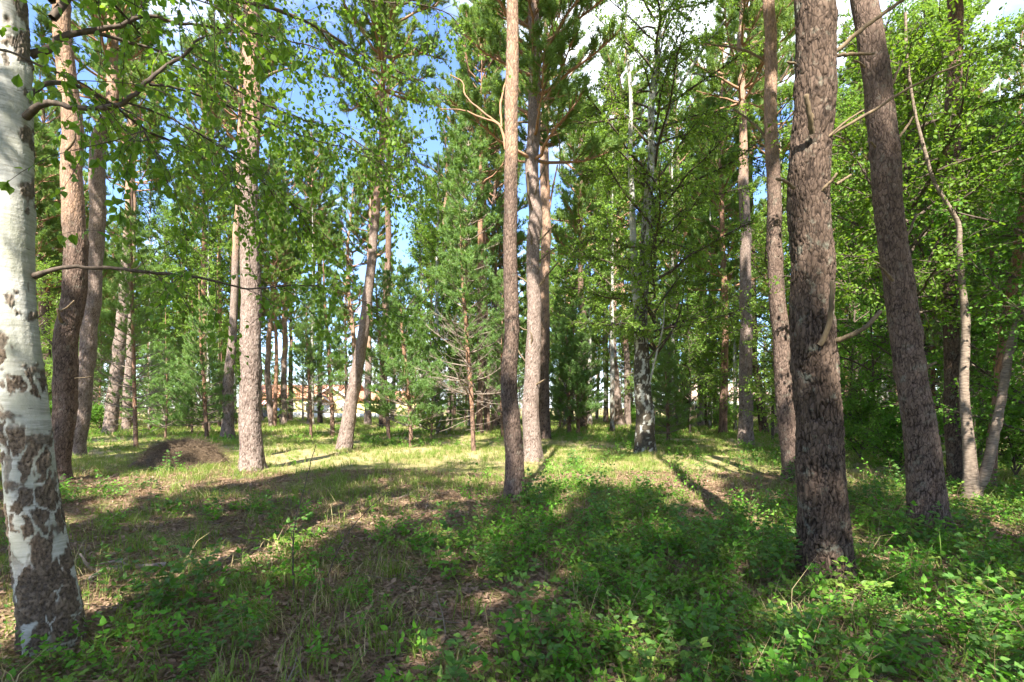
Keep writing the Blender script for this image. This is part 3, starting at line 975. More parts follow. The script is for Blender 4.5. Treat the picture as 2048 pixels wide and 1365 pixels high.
# -- centre
pG = pine('slim straight pine in the middle foreground, orange high up, dark furrowed foot', 8.08, [(1030, 1008, 44), (1029, 960, 38), (1028, 900, 36), (1021, 800, 33), (1020, 650, 30), (1021, 500, 28), (1022, 300, 26), (1022, 150, 25), (1023, 0, 23)],
          96, 0.016, 3, 2, 12.0, 18, M_PINE_MID, 0.62, 0.014, (4.2, 6.5), 0.30, 5, 2.0, 1.05)
pH = pine('stout sunlit pine in the centre with many bare twig stubs', 14.6, [(1066, 922, 38), (1066, 880, 35), (1065, 800, 33), (1066, 700, 30), (1068, 600, 28), (1068, 450, 27), (1068, 300, 26), (1068, 150, 24), (1069, 0, 21)],
          84, 0.028, 4, 3, 8.5, 21, M_PINE, 0.9, 0.010, (9, 16), 0.25, 5, 0.6, 1.1)
for k, pts in enumerate([[(1078, 572, -.1, 5), (1095, 550, -.2, 4), (1116, 525, -.3, 3)], [(1076, 525, -.1, 5), (1098, 505, -.2, 4), (1112, 495, -.25, 3)], [(1078, 482, -.1, 4), (1095, 465, -.2, 4), (1108, 450, -.25, 3)],
                         [(1072, 770, -.2, 4), (1080, 765, -.3, 4), (1092, 758, -.35, 3)], [(1062, 690, -.2, 4), (1064, 675, -.28, 4), (1061, 664, -.3, 2)], [(1063, 490, -.2, 4), (1062, 470, -.3, 4), (1057, 456, -.3, 3)],
                         [(1064, 420, -.2, 5), (1057, 390, -.35, 5), (1056, 345, -.4, 4)], [(1070, 390, -.2, 4), (1078, 360, -.3, 4), (1092, 330, -.3, 3)], [(1076, 250, 0, 5), (1100, 240, -.1, 5), (1130, 240, -.2, 3), (1165, 245, -.3, 2)],
                         [(1080, 262, 0, 5), (1110, 262, -.1, 4), (1120, 300, -.1, 3), (1118, 345, -.1, 2)], [(1056, 245, 0, 5), (1042, 245, 0, 4), (1036, 246, 0, 4)], [(1052, 725, 0, 4), (1040, 708, .05, 3), (1030, 690, .1, 2)],
                         [(1054, 565, 0, 4), (1044, 558, 0, 4), (1034, 552, .1, 3)], [(1076, 650, 0, 3), (1050, 660, 0, 3), (1033, 648, .1, 2)]]):
    add_branch(pH, 14.6, pts, seed=k)
# limbs of the centre pine's upper left side
add_branch(pG, 8.08, [(1012, 300, .0, 8), (1004, 262, .1, 6), (998, 250, .1, 5), (960, 235, .2, 4), (930, 222, .3, 3), (880, 218, .4, 1.5)], 'limb', M_LIMB)
add_branch(pG, 8.08, [(1000, 250, .1, 5), (960, 220, .2, 4), (930, 190, .3, 3.5), (925, 165, .4, 3), (900, 150, .5, 2)], 'limb', M_LIMB)
add_branch(pG, 8.08, [(1003, 255, .1, 5), (1001, 210, .2, 5), (1006, 185, .3, 4), (1012, 160, .4, 3)], 'limb', M_LIMB)

pH2 = pine('orange-barked pine close behind the stout centre pine', 24, [(1090, 878, 24), (1089, 780, 22), (1089, 650, 21), (1089, 550, 20), (1091, 450, 19), (1089, 350, 18), (1091, 200, 16), (1086, 30, 13)], 48, 0.05, 5, 0, 14, 23, M_PINE_MID, 1.2, 0.012, (2, 9), 0.25, 4)
for k, pts in enumerate([[(1095, 245, 0, 6), (1105, 235, 0, 4), (1125, 240, 0, 3), (1165, 247, 0, 2)], [(1095, 265, 0, 6), (1120, 262, 0, 4), (1135, 270, 0, 2)], [(1097, 430, 0, 6), (1105, 380, 0, 4), (1115, 330, 0, 3)], [(1098, 400, 0, 7), (1096, 360, -.3, 6), (1088, 320, -.3, 4)]]):
    add_branch(pH2, 24, pts, 'limb', M_LIMB, seed=k)

# -- left
pE = pine('tall pale-grey pine beside the ant mound, pink-orange in its upper half', 12.1, [(505, 945, 50), (503, 900, 47), (501, 820, 45), (500, 700, 43), (500, 560, 41), (501, 450, 40), (502, 300, 37), (502, 150, 35), (502, 0, 32)],
          110, 0.022, 6, 4, 12.5, 21, M_PINE, 1.0, 0.017, (6, 10), 0.28, 5)
add_branch(pE, 12.1, [(518, 160, -.1, 8), (535, 152, -.15, 7), (565, 140, -.2, 5), (595, 135, -.2, 3)])
add_branch(pE, 12.1, [(518, 85, 0, 5), (550, 90, 0, 4), (585, 100, 0, 3)])
pF = pine('curved pine leaning right in front of the orange-roofed house', 18, [(688, 903, 33), (692, 870, 30), (700, 810, 27), (712, 740, 25), (724, 670, 22), (735, 590, 20), (744, 520, 18), (749, 440, 17), (755, 380, 15), (761, 300, 13), (765, 200, 12), (768, 0, 10)],
          70, 0.034, 7, 1, 12.5, 20, M_PINE, 1.0, 0.013, (6.5, 10.5), 0.2, 4)
pA = pine('brown plated pine just behind the white birch at the left edge', 10.2, [(112, 968, 58), (116, 920, 54), (122, 880, 52), (131, 780, 52), (142, 652, 52), (150, 520, 51), (149, 450, 50), (144, 337, 47), (140, 236, 45), (130, 100, 40), (126, 0, 38)],
          110, 0.02, 8, 2, 11, 19, M_PINE_MID, 0.9, 0.016, (3.5, 7), 0.3, 5)
add_branch(pA, 10.2, [(122, 645, -.2, 7), (118, 630, -.3, 6), (114, 618, -.35, 5)])
add_branch(pA, 10.2, [(120, 622, -.2, 5), (135, 615, -.3, 4), (148, 602, -.4, 3)])
add_branch(pA, 10.2, [(132, 320, -.25, 6), (131, 305, -.35, 6), (146, 285, -.4, 5), (153, 250, -.45, 3)])
add_branch(pA, 10.2, [(112, 700, -.15, 5), (100, 685, -.2, 4), (92, 676, -.2, 2)])
add_branch(pA, 10.2, [(150, 757, -.1, 3), (175, 755, -.1, 3), (187, 752, 0, 2)])
pB = pine('dark pine whose crooked upper trunk leans right behind the brown plated one', 16, [(150, 912, 40), (154, 880, 38), (164, 800, 38), (176, 700, 36), (186, 600, 35), (193, 500, 34), (196, 420, 34), (196, 330, 34), (203, 275, 33), (220, 220, 28), (222, 100, 24)],
          64, 0.035, 9, 3, 11, 19, M_PINE, 1.0, 0.014, (8, 14), 0.3, 4)
pC = pine('grey leaning pine left of the thin dark sapling, foot in bright grass', 27, [(219, 868, 32), (226, 800, 29), (233, 730, 27), (242, 650, 24), (249, 560, 21), (256, 450, 18), (260, 330, 16), (262, 200, 12)], 48, 0.05, 10, 0, 15, 24, M_PINE, 1.3, 0.013, (8, 14))
pC2 = pine('slim grey pine right behind the leaning grey one', 32, [(252, 857, 20), (255, 790, 18), (260, 700, 16), (264, 560, 14), (266, 400, 12), (268, 250, 9)], 32, 0.08, 11, 2, 15, 23, M_PINE, 1.4, 0.012, (7, 12))
pD = pine('pine with a gently bent dark foot left of the tall pale one', 24.4, [(456, 880, 28), (455, 840, 25), (458, 760, 22), (463, 680, 18), (467, 600, 16), (472, 480, 14), (477, 350, 12), (481, 200, 10)], 52, 0.045, 12, 4, 14, 22, M_PINE, 1.2, 0.014, (7, 11))
# -- right middle distance
pJ = pine('straight cool-grey pine with plated bark left of the foreground giant', 20.5, [(1491, 892, 33), (1491, 850, 30), (1491, 750, 27), (1491, 620, 25), (1491, 480, 22), (1489, 370, 21), (1486, 270, 16), (1482, 130, 14)], 64, 0.038, 13, 1, 13.5, 21, M_PINE, 1.2, 0.015, (9, 13))
pK = pine('pine with bright orange top half hidden behind the foreground giant', 10.2, [(1591, 968, 44), (1583, 900, 42), (1569, 800, 38), (1560, 700, 36), (1555, 600, 34), (1550, 500, 31), (1546, 400, 29), (1543, 250, 27), (1539, 0, 24)], 90, 0.02, 14, 0, 11.5, 18, M_PINE_MID, 0.8, 0.013, (5, 8))
add_branch(pK, 10.2, [(1528, 122, 0, 6), (1500, 105, 0, 6), (1460, 95, .1, 5), (1408, 88, .2, 3)])
add_branch(pK, 10.2, [(1535, 285, 0, 7), (1520, 260, 0, 6), (1500, 242, .1, 5), (1466, 218, .2, 4)])
add_branch(pK, 10.2, [(1560, 165, -.1, 6), (1572, 145, -.1, 6), (1586, 108, -.1, 4)])
pN = pine('dark pine in shade behind the crooked birch clump at the right', 9.6, [(1918, 978, 44), (1912, 900, 38), (1907, 800, 35), (1905, 620, 36), (1905, 450, 36), (1906, 250, 34), (1908, 0, 32)], 72, 0.025, 15, 3, 10, 17, M_PINE_DARK, 0.9, 0.014, (3, 7))
pP = pine('slanting reddish pine at the right edge behind the birch clump', 9.0, [(1978, 965, 26), (1985, 880, 25), (1998, 780, 24), (2010, 680, 24), (2022, 590, 24), (2036, 500, 24), (2052, 380, 23), (2075, 200, 20)], 60, 0.03, 16, 0, 9, 15, M_PINE_RED, 0.9, 0.010, (1, 3))
p16 = pine('short pale sunlit trunk seen between the two dark right-hand pines', 26, [(1558, 872, 22), (1556, 800, 20), (1552, 700, 18), (1548, 500, 16), (1546, 200, 12)], 40, 0.06, 17, 2, 14, 21, M_PINE, 1.2, 0.010, (2, 6))
p15b = pine('pine leaning left beside the cool-grey plated pine', 28, [(1530, 868, 20), (1520, 800, 17), (1512, 740, 15), (1507, 650, 14), (1503, 450, 12), (1500, 200, 9)], 36, 0.07, 18, 3, 15, 22, M_PINE_DARK, 1.3, 0.012, (8, 12))
for k, (x, yb, wd, xt, lab, mt) in enumerate([
        (1402, 853, 15, 1400, 'pinkish pine, left one of the close trio right of the forked birch', M_PINE), (1411, 853, 9, 1408, 'thin dark pine hugging the left trunk of the close trio', M_PINE_DARK),
        (1432, 853, 12, 1421, 'slim pine, middle one of the close trio right of the forked birch', M_PINE_RED), (1442, 854, 9, 1446, 'thin pine, right one of the close trio right of the forked birch', M_PINE_RED),
        (568, 849, 13, 571, 'straight grey pine in front of the striped awning house wall', M_PINE), (640, 848, 11, 640, 'grey pine before the white gable, right of the bent young pine', M_PINE_DARK), (619, 850, 11, 630, 'grey pine before the middle of the orange roof', M_PINE),
        (735, 851, 15, 742, 'pale pine right of the curved leaning pine', M_PINE), (766, 862, 16, 776, 'dim grey pine before the low yellow wall of the house', M_PINE_DARK), (960, 870, 14, 962, 'brown pine left of the slim middle pine', M_PINE_RED), (975, 868, 13, 968, 'brown pine nearest left of the slim middle pine in the distance', M_PINE_RED),
        (1212, 846, 10, 1212, 'slim orange pine left of the forked birch', M_PINE_RED), (88, 858, 18, 92, 'slim reddish pine glimpsed between the birch and the brown plated pine', M_PINE_RED), (410, 860, 13, 408, 'orange pine rising above the bright young pines left of the tall pale pine', M_PINE_RED), (441, 858, 10, 438, 'slim orange pine left of the gently bent pine', M_PINE_RED)]):
    d_ = min(48, dpx(yb))
    pine(lab, d_, [(x, yb, wd), (x * .8 + xt * .2, 760, wd * .92), (x * .5 + xt * .5, 650, wd * .85), (xt, 450, wd * .72), (xt + 1, 300, wd * .6)], 26, 0.09, 30 + k, k % 5, 13 + (k % 3), 21 + (k % 3), mt, 1.5, 0.012, (3.5, 8.5), 0.25, 4, k * 1.1)

# -- thin young pines of the middle ground
young = [
    (272, 897, 10, [(270, 820, 9), (267, 700, 8), (263, 550, 7), (259, 350, 5)], 'thin dark sapling pine left of the ant mound', 2, 0.9),
    (414, 879, 9, [(411, 820, 8), (405, 740, 7), (401, 660, 6), (399, 580, 4)], 'thin orange-stemmed young pine left of the bent dark-footed pine', 1, 0.95),
    (666, 874, 9, [(664, 820, 9), (657, 700, 8), (650, 600, 6), (645, 520, 4)], 'bent reddish young pine left of the curved leaning pine', 0, 0.9),
    (622, 876, 6, [(620, 800, 6), (615, 700, 5), (612, 620, 4)], 'very thin young pine before the house', 2, 0.8),
    (778, 880, 8, [(774, 820, 8), (765, 740, 7), (757, 660, 7), (750, 570, 5)], 'reddish young pine right of the curved leaning pine', 0, 0.95),
    (823, 895, 9, [(820, 830, 8), (814, 760, 8), (806, 680, 7), (800, 600, 5)], 'young pine with scaly orange stem in the sunny clearing, left of the dark broken birch', 1, 1.0),
    (948, 905, 9, [(944, 830, 9), (937, 720, 9), (928, 600, 7), (918, 430, 4)], 'tall thin orange young pine left of the slim middle pine', 2, 1.15),
    (1139, 869, 8, [(1137, 800, 8), (1134, 720, 6), (1132, 640, 4)], 'left young pine of the pair behind the stout centre pine', 3, 1.15),
    (1157, 869, 8, [(1155, 800, 7), (1150, 720, 6), (1148, 620, 4)], 'right young pine of the pair behind the stout centre pine', 1, 1.1),
    (1176, 852, 8, [(1174, 780, 7), (1170, 690, 6), (1168, 600, 4)], 'young pine a little left of the forked birch', 0, 1.1),
    (1337, 888, 7, [(1336, 850, 7), (1333, 790, 6), (1330, 700, 4)], 'small young pine right of the forked birch', 3, 0.75),
]
for k, (x, yb, wd, pts, lab, ci, sc) in enumerate(young):
    d_ = dpx(yb)
    zt = CAM_H + (HOR - pts[-1][1]) / F * d_
    o = hero_trunk('young_pine', lab, 'young pine', d_, [(x, yb, wd)] + pts, M_PINE_RED, lambda *a: bark_pine(*a, 0.8, 0.006), zt + 0.3, 14, 0.08, 60 + k, 0.2, 4, (0.5, 2.5))
    lm, cm = YC[ci]
    zc = (1.3, 0.7, 1.6, 0.5)[ci] * sc
    bx = o.location.x
    xm = P(pts[-2][0], 0, d_)[0] - bx
    link('limbs', lm, o, (xm * 0.6, 0, zc), (0, 0, k * 1.9), sc)
    link('crown', cm, o, (xm * 0.6, 0, zc), (0, 0, k * 1.9), sc)
    link('dead_branches', YDT[k % 2], o, None, (0, 0, k))['kind'] = 'stuff'

# -- birches
bI = hero_trunk('birch_tree', 'forked birch with black craggy foot in the right middle ground', 'birch tree', 17, [(1292, 910, 42), (1290, 860, 38), (1287, 800, 35), (1285, 740, 31), (1284, 680, 28), (1284, 620, 26), (1289, 560, 23), (1293, 500, 21), (1296, 400, 17), (1300, 300, 14), (1304, 210, 13), (1315, 110, 11), (1328, 0, 8)],
                M_BIRCH_DARK, lambda *a: bark_birch(*a, 8.5, 2.0), 19, 72, 0.026, 21, 0.25, 5, (50, 60))
add_branch(bI, 17, [(1282, 650, 0, 20), (1272, 590, -.05, 18), (1267, 500, -.1, 16), (1264, 400, -.1, 14), (1260, 300, -.1, 12), (1262, 200, -.1, 9), (1254, 90, -.1, 7), (1252, -20, -.1, 5)], 'stem', M_BIRCH, 12, n=40)
add_branch(bI, 17, [(1303, 330, 0, 10), (1325, 260, .1, 8), (1348, 200, .2, 7), (1385, 130, .3, 6), (1450, 40, .5, 3)], 'limb', M_BIRCH, 8, n=24)
add_branch(bI, 17, [(1306, 200, 0, 7), (1330, 110, .1, 6), (1345, 70, .2, 5), (1375, -10, .2, 3)], 'limb', M_BIRCH, 8, n=16)
add_branch(bI, 17, [(1298, 770, -.2, 5), (1315, 700, -.3, 5), (1325, 660, -.3, 4), (1330, 600, -.4, 2)], 'limb', M_BIRCH, 7, n=16)
add_branch(bI, 17, [(1296, 720, -.2, 4), (1330, 680, -.4, 3), (1390, 630, -.7, 2), (1440, 600, -1, 1.5)], 'limb', M_TWIG, 6, n=20)
lmI, cmI = leafy_crown(360, 20, 3.0, 3.6, 78, 0.07, 55, M_LEAF_UP, 17, -0.5, (0, 55))
link('limbs', lmI, bI, (0.3, 0, 0)); link('crown', cmI, bI, (0.3, 0, 0))

bQ = hero_trunk('birch_tree', 'dark broken-looking birch trunk leaning left in the clearing', 'birch tree', 27, [(884, 872, 21), (881, 850, 18), (878, 820, 15), (873, 790, 13), (871, 740, 10), (873, 640, 8), (875, 500, 6)], M_BIRCH_DARK, lambda *a: bark_birch(*a, 3.5, 2.6), 15, 28, 0.06, 22, 0.3, 4, (50, 60))
link('limbs', BC[1][0], bQ, None, (0, 0, 1)); link('crown', BC[1][1], bQ, None, (0, 0, 1))

bO = hero_trunk('birch_clump', 'crooked two-stemmed pale birch at the right edge', 'birch tree', 7.9, [(1945, 1015, 40), (1942, 940, 30), (1938, 880, 26), (1929, 790, 21), (1932, 700, 20), (1933, 640, 19), (1924, 570, 15), (1916, 500, 13), (1914, 450, 12), (1895, 415, 11), (1870, 370, 9), (1850, 300, 8), (1840, 200, 7), (1828, 130, 5)],
                M_BIRCH_TAN, lambda *a: bark_birch(*a, 0.9, 0.4), 7.5, 56, 0.02, 23, 0.4, 4, (50, 60))
add_branch(bO, 7.9, [(1948, 990, 0, 30), (1968, 950, -.05, 24), (1985, 890, -.1, 20), (1999, 820, -.1, 18), (2008, 770, -.1, 17), (2020, 700, -.1, 17), (2036, 640, -.1, 16), (2060, 560, -.1, 14), (2090, 420, -.1, 10)], 'stem', M_BIRCH_TAN, 14, n=50)
lmO, cmO = leafy_crown(370, 7.5, 2.9, 2.2, 36, 0.06, 36, M_LEAF, 15, -0.4, (0, 50), None, 'oval', True)
link('limbs', lmO, bO, (-0.3, 0.9, 0)); link('crown', cmO, bO, (-0.3, 0.9, 0))

# -- the white birch at the left edge with its overhanging boughs
D1 = 3.2
b1 = hero_trunk('birch_tree', 'white birch with black craggy patches at the left edge, boughs overhanging', 'birch tree', D1, [(106, 1300, 128), (103, 1240, 128), (90, 1160, 124), (76, 1090, 118), (60, 980, 113), (46, 860, 108), (36, 720, 105), (28, 560, 102), (24, 400, 99), (18, 220, 94), (8, 50, 86), (0, -80, 80)],
                M_BIRCH, lambda *a: bark_birch(*a, 1.75, 0.5), 14, 210, 0.0075, 24, 0.12, 4, (50, 60), BC[2], 0.0, 1.0, 0.68)
bough_defs = [
    [(52, 235, -.05, 19), (78, 213, -.1, 15), (108, 206, -.12, 13), (140, 214, -.14, 12), (190, 217, -.15, 11), (240, 209, -.15, 10), (262, 195, -.15, 10), (290, 168, -.1, 9), (330, 133, 0, 8), (372, 108, 0, 7), (392, 85, 0, 6), (410, 72, .1, 4)],
    [(60, 110, .1, 20), (95, 100, .15, 17), (130, 72, .2, 14), (180, 62, .25, 12), (235, 53, .3, 10), (300, 31, .35, 8), (345, 46, .4, 7), (400, 50, .5, 6), (470, 60, .6, 5), (560, 78, .9, 4), (610, 90, 1.1, 3), (700, 112, 1.3, 2)],
    [(70, 552, 0, 15), (92, 545, -.05, 12), (120, 536, -.05, 10), (150, 534, -.05, 9), (210, 537, 0, 8), (280, 543, 0, 8), (340, 549, .1, 7), (400, 556, .2, 6), (450, 568, .3, 5), (490, 578, .4, 4), (560, 573, .6, 3), (620, 571, .8, 3), (680, 582, 1.0, 2), (740, 612, 1.2, 1.6), (800, 650, 1.4, 1)],
    [(-20, 95, -.7, 6), (40, 112, -.7, 6), (100, 140, -.65, 5), (170, 170, -.6, 4), (220, 205, -.55, 3), (270, 235, -.5, 3), (295, 275, -.5, 2), (320, 320, -.5, 1.5)],
    [(225, 198, -.12, 6), (280, 213, -.1, 5), (330, 232, 0, 5), (380, 258, .1, 4), (420, 282, .2, 4), (470, 318, .3, 3), (540, 370, .5, 2.4), (600, 420, .7, 1.6)],
    [(300, 170, -.1, 6), (350, 176, .1, 5), (420, 200, .3, 5), (480, 222, .5, 4), (560, 255, .8, 4), (620, 278, 1.0, 3), (700, 300, 1.2, 2), (760, 330, 1.4, 1.3)],
    [(180, 63, .25, 9), (260, 85, .4, 7), (340, 110, .5, 6), (420, 150, .7, 5), (500, 195, .9, 5), (580, 230, 1.2, 4), (680, 265, 1.5, 3), (770, 330, 1.8, 2), (800, 400, 1.9, 1.2)],
    [(60, -60, .3, 18), (200, -50, .5, 14), (350, -30, .8, 11), (470, 0, 1.0, 9), (560, 22, 1.2, 8), (640, 58, 1.5, 6), (710, 100, 1.7, 5), (780, 135, 1.9, 4), (850, 165, 2.1, 2)],
    [(470, 0, 1.0, 7), (560, -20, 1.2, 6), (660, -15, 1.5, 5), (760, 5, 1.8, 4), (840, 10, 2.0, 3), (900, 30, 2.2, 2), (935, 80, 2.3, 1.2)],
    [(640, 58, 1.5, 5), (690, 130, 1.7, 4), (750, 210, 1.9, 3), (800, 270, 2.0, 2), (840, 340, 2.1, 1.2)],
    [(55, 200, .3, 14), (90, 168, .5, 11), (150, 172, .8, 9), (230, 215, 1.2, 7), (300, 265, 1.6, 6), (380, 300, 2.0, 5), (450, 350, 2.3, 4), (520, 400, 2.6, 2.5)],
    [(-30, -30, -.9, 10), (80, -20, -.85, 8), (180, -5, -.8, 6), (300, -10, -.7, 5), (420, 10, -.6, 3), (500, 60, -.5, 1.5)],
]
g = np.random.default_rng(99)
tw = Acc(); LP = []; LA = []; LB = []
ox1 = np.array(b1.location)
bough_objs = []
n_tw = [26, 42, 44, 16, 44, 52, 62, 64, 46, 60, 60, 22]
for k, pts in enumerate(bough_defs):
    ob, p3 = add_branch(b1, D1, pts, 'bough', M_TWIG, 8, seed=k, n=max(20, len(pts) * 4))
    bough_objs.append(ob)
    nn = len(p3)
    for q in range(n_tw[k]):
        s = g.uniform(0.16, 1.0) ** 0.8
        x = s * (nn - 1); i0 = min(nn - 2, int(x))
        b = p3[i0] + (p3[i0 + 1] - p3[i0]) * (x - i0)
        dirv = norm(p3[i0 + 1] - p3[i0])
        dd = norm(dirv * g.uniform(0.2, 1.0) + g.normal(size=3) * np.array([.5, .75, .4]) + np.array([0, 0, -0.12]))
        tl = g.uniform(0.25, 0.85)
        sp = bend_path(b, dd, tl, 5, g, -0.8, 0.3)
        tw.tube(sp, np.linspace(0.0028, 0.0009, 6), 4)
        m = int(tl * 22) + 2
        y = np.linspace(0.8, 5, m) + g.normal(size=m) * .15; y = np.clip(y, 0.3, 4.999); i1 = y.astype(int)
        pos = sp[i1] + (sp[i1 + 1] - sp[i1]) * (y - i1)[:, None]
        ax = norm(norm(sp[i1 + 1] - sp[i1]) * 0.35 + g.normal(size=(m, 3)) * 0.55 + np.array([0, 0, -0.65]))
        LP.append(pos + ax * 0.012); LA.append(ax); LB.append(np.full(m, k))
        # a side twig with a few leaves
        if g.random() < 0.6:
            s2 = bend_path(sp[2], norm(dd + g.normal(size=3) * .7), tl * .6, 4, g, -0.9, 0.3)
            tw.tube(s2, np.linspace(0.0018, 0.0007, 5), 3)
            m = int(tl * 14) + 2
            y = np.clip(np.linspace(0.5, 4, m), 0.3, 3.999); i1 = y.astype(int)
            ax = norm(norm(s2[i1 + 1] - s2[i1]) * 0.35 + g.normal(size=(m, 3)) * 0.55 + np.array([0, 0, -0.65]))
            LP.append(s2[i1] + (s2[i1 + 1] - s2[i1]) * (y - i1)[:, None] + ax * 0.012); LA.append(ax); LB.append(np.full(m, k))
link('twigs', tw.mesh('twigs', M_TWIG), b1)['kind'] = 'stuff'
LP = np.vstack(LP); LA = np.vstack(LA); LB = np.concatenate(LB)
dist = np.linalg.norm(LP + ox1 - np.array([0, 0, CAM_H]), axis=1)
W3 = LP + ox1
pxl = 1024 + W3[:, 0] / W3[:, 1] * F; pyl = HOR - (W3[:, 2] - CAM_H) / W3[:, 1] * F
inview = (W3[:, 1] > 0.3) & (pxl > -10) & (pxl < 2060) & (pyl > -10)
order = np.argsort(np.where(inview, dist, 1e6))
near_ids = order[:280]
rest = order[280:]
rest = rest[W3[rest, 1] > 0.9]
nr = norm(g.normal(size=(len(rest), 3)) * 0.8 + np.array([0.1, -0.3, 0.6]))
v, t, var = leaves(LP[rest], LA[rest], nr, 0.040, g, 0.8, True)
fo = link('foliage', build_mesh('birch_foliage', v, [t], M_LEAF, {'var': var}), b1)
fo['kind'] = 'stuff'


def big_leaf_mesh(seed):
    """toothed birch leaf, base at origin, pointing along +X, about 5 cm"""
    out = [(0.0, 0.0), (0.008, 0.0125), (0.016, 0.019), (0.022, 0.0185), (0.030, 0.0145), (0.033, 0.0145), (0.041, 0.0075), (0.052, 0.0)]
    g_ = np.random.default_rng(seed); v_ = []; f_ = []
    mid = [(x, 0.0, 0.0015 * math.sin(x * 60)) for x, _ in out]
    left = [(x, y, 0.25 * y) for x, y in out[1:-1]]
    right = [(x, -y, 0.25 * y) for x, y in out[1:-1]]
    v_ = mid + left + right
    nm = len(mid); nl = len(left)
    f = []
    for s_ in (0, 1):
        o_ = nm + s_ * nl
        f.append((0, o_, 1)); f.append((nm - 1, nm - 2, o_ + nl - 1))
        for i in range(nl - 1):
            f.append((i + 1, o_ + i, o_ + i + 1)); f.append((i + 1, o_ + i + 1, i + 2))
    # stalk
    b_ = len(v_)
    v_ += [(0, 0.0006, 0), (0, -0.0006, 0), (-0.014, 0, 0.003)]
    f.append((b_, b_ + 1, b_ + 2))
    v_ = np.array(v_); v_[:, 2] -= (v_[:, 0] / 0.052) ** 2 * 0.006
    return build_mesh('birch_leaf', v_, [np.array(f)], M_LEAF, {'var': np.full(len(v_), g_.random())}, True)


LM = [big_leaf_mesh(k) for k in range(6)]
for k, i in enumerate(near_ids):
    o = link('leaf', LM[k % 6], bough_objs[int(LB[i])])
    q = Vector(LA[i]).to_track_quat('X', 'Z')
    o.rotation_mode = 'QUATERNION'
    from mathutils import Quaternion
    o.rotation_quaternion = q @ Quaternion((1, 0, 0), float(g.normal() * 0.9))
    o.location = LP[i]
    o.scale = (float(g.uniform(0.75, 1.15)),) * 3

# ------------------------------------------------------------------ background trees
def ok(x, y, dmin):
    return all((x - a) ** 2 + (y - b) ** 2 > dmin * dmin for a, b in taken)


g = np.random.default_rng(2024)
n = 0; tries = 0
while n < 125 and tries < 9000:
    tries += 1
    d_ = g.uniform(25 ** 1.6, 70 ** 1.6) ** (1 / 1.6); px = g.uniform(-80, 2130)
    x = (px - 1024) / F * d_
    if 250 < px < 1550 and d_ < 31: continue
    if 505 < px < 890 and (d_ > 62 or g.random() < 0.5): continue
    if 1000 < px < 1550 and d_ < 38: continue
    if 1360 < px < 1540 and d_ > 50: continue
    if not ok(x, d_, 2.5): continue
    taken.append((x, d_))
    if g.random() < 0.66:
        place_fill_pine(x, d_, n, g.uniform(0.85, 1.12), g.random() * 6.28, 'tall slim pine in the distant stand beyond the sunlit grass', 'pines in the distant stand')
    else:
        place_birch(x, d_, n, g.uniform(0.8, 1.1), g.random() * 6.28, 'light green birch in the distant stand', 'birches in the distant stand')
    n += 1
# far wood behind the houses
n = 0
while n < 95:
    d_ = g.uniform(88, 135); px = g.uniform(-150, 2200); x = (px - 1024) / F * d_
    if not ok(x, d_, 3.4): continue
    taken.append((x, d_))
    if n % 3: place_fill_pine(x, d_, n, g.uniform(0.75, 1.05), g.random() * 6.28, 'pine in the far wood behind the houses', 'pines in the far wood')
    else: place_birch(x, d_, n, g.uniform(0.75, 1.05), g.random() * 6.28, 'birch in the far wood behind the houses', 'birches in the far wood')
    n += 1

# low leafy trees closing the gaps under the far crowns
n = 0; tries = 0
while n < 60 and tries < 3000:
    tries += 1
    d_ = g.uniform(44, 120); px = g.uniform(-100, 2150); x = (px - 1024) / F * d_
    if 500 < px < 890 and d_ < 86: continue
    if 1370 < px < 1550 and d_ < 70: continue
    if not ok(x, d_, 2.2): continue
    taken.append((x, d_))
    if n % 2: place_leafy(x, d_, n, g.uniform(1.0, 1.6), g.random() * 6.28, 'low leafy tree at the far end of the clearing', 'leafy trees at the far end of the clearing', d_light=True)
    else: place_young(x, d_, n, g.uniform(1.0, 1.5), g.random() * 6.28, 'bushy young pine at the far end of the clearing', 'young pines at the far end of the clearing')
    n += 1

# tall trees closing the canopy beyond the clearing
for k, (px, d_, sc, kind) in enumerate([(1225, 30, 1.15, 'b'), (1165, 34, 1.1, 'p'), (1345, 33, 1.2, 'b'), (1255, 40, 1.12, 'p'), (1420, 36, 1.15, 'b'), (1375, 42, 1.1, 'p'), (1562, 26, 1.1, 'b'), (1470, 31, 1.1, 'b'), (300, 34, 1.0, 'b'), (378, 40, 1.1, 'b'), (625, 37, 1.0, 'b'), (545, 40, 1.05, 'p'), (842, 34, 1.0, 'b'), (938, 37, 1.15, 'b'), (905, 42, 1.1, 'p'), (705, 44, 1.1, 'p'), (480, 46, 1.1, 'b'), (1010, 40, 1.15, 'b'), (1130, 41, 1.1, 'b'), (1655, 22, 1.1, 'b'), (1765, 24, 1.15, 'b'), (1885, 20, 1.1, 'b'), (1445, 27, 1.1, 'p'), (1705, 31, 1.15, 'p'), (1210, 46, 1.2, 'b'), (1600, 34, 1.2, 'b'), (1800, 33, 1.3, 'p'), (1905, 29, 1.3, 'p'), (2000, 28, 1.3, 'b'), (1955, 38, 1.35, 'p'), (2045, 33, 1.3, 'p'), (1240, 39, 1.45, 'p'), (1180, 40, 1.4, 'b'), (1352, 40, 1.45, 'p'), (1405, 44, 1.45, 'b'), (1850, 24, 1.2, 'b')]):
    x = (px - 1024) / F * d_
    taken.append((x, d_))
    if kind == 'p': place_fill_pine(x, d_, k + 1, sc, k * 2.2, 'tall slim pine in the distant stand beyond the sunlit grass', 'pines in the distant stand')
    else: place_birch(x, d_, k, sc, k * 1.4, 'light green birch in the distant stand', 'birches in the distant stand')

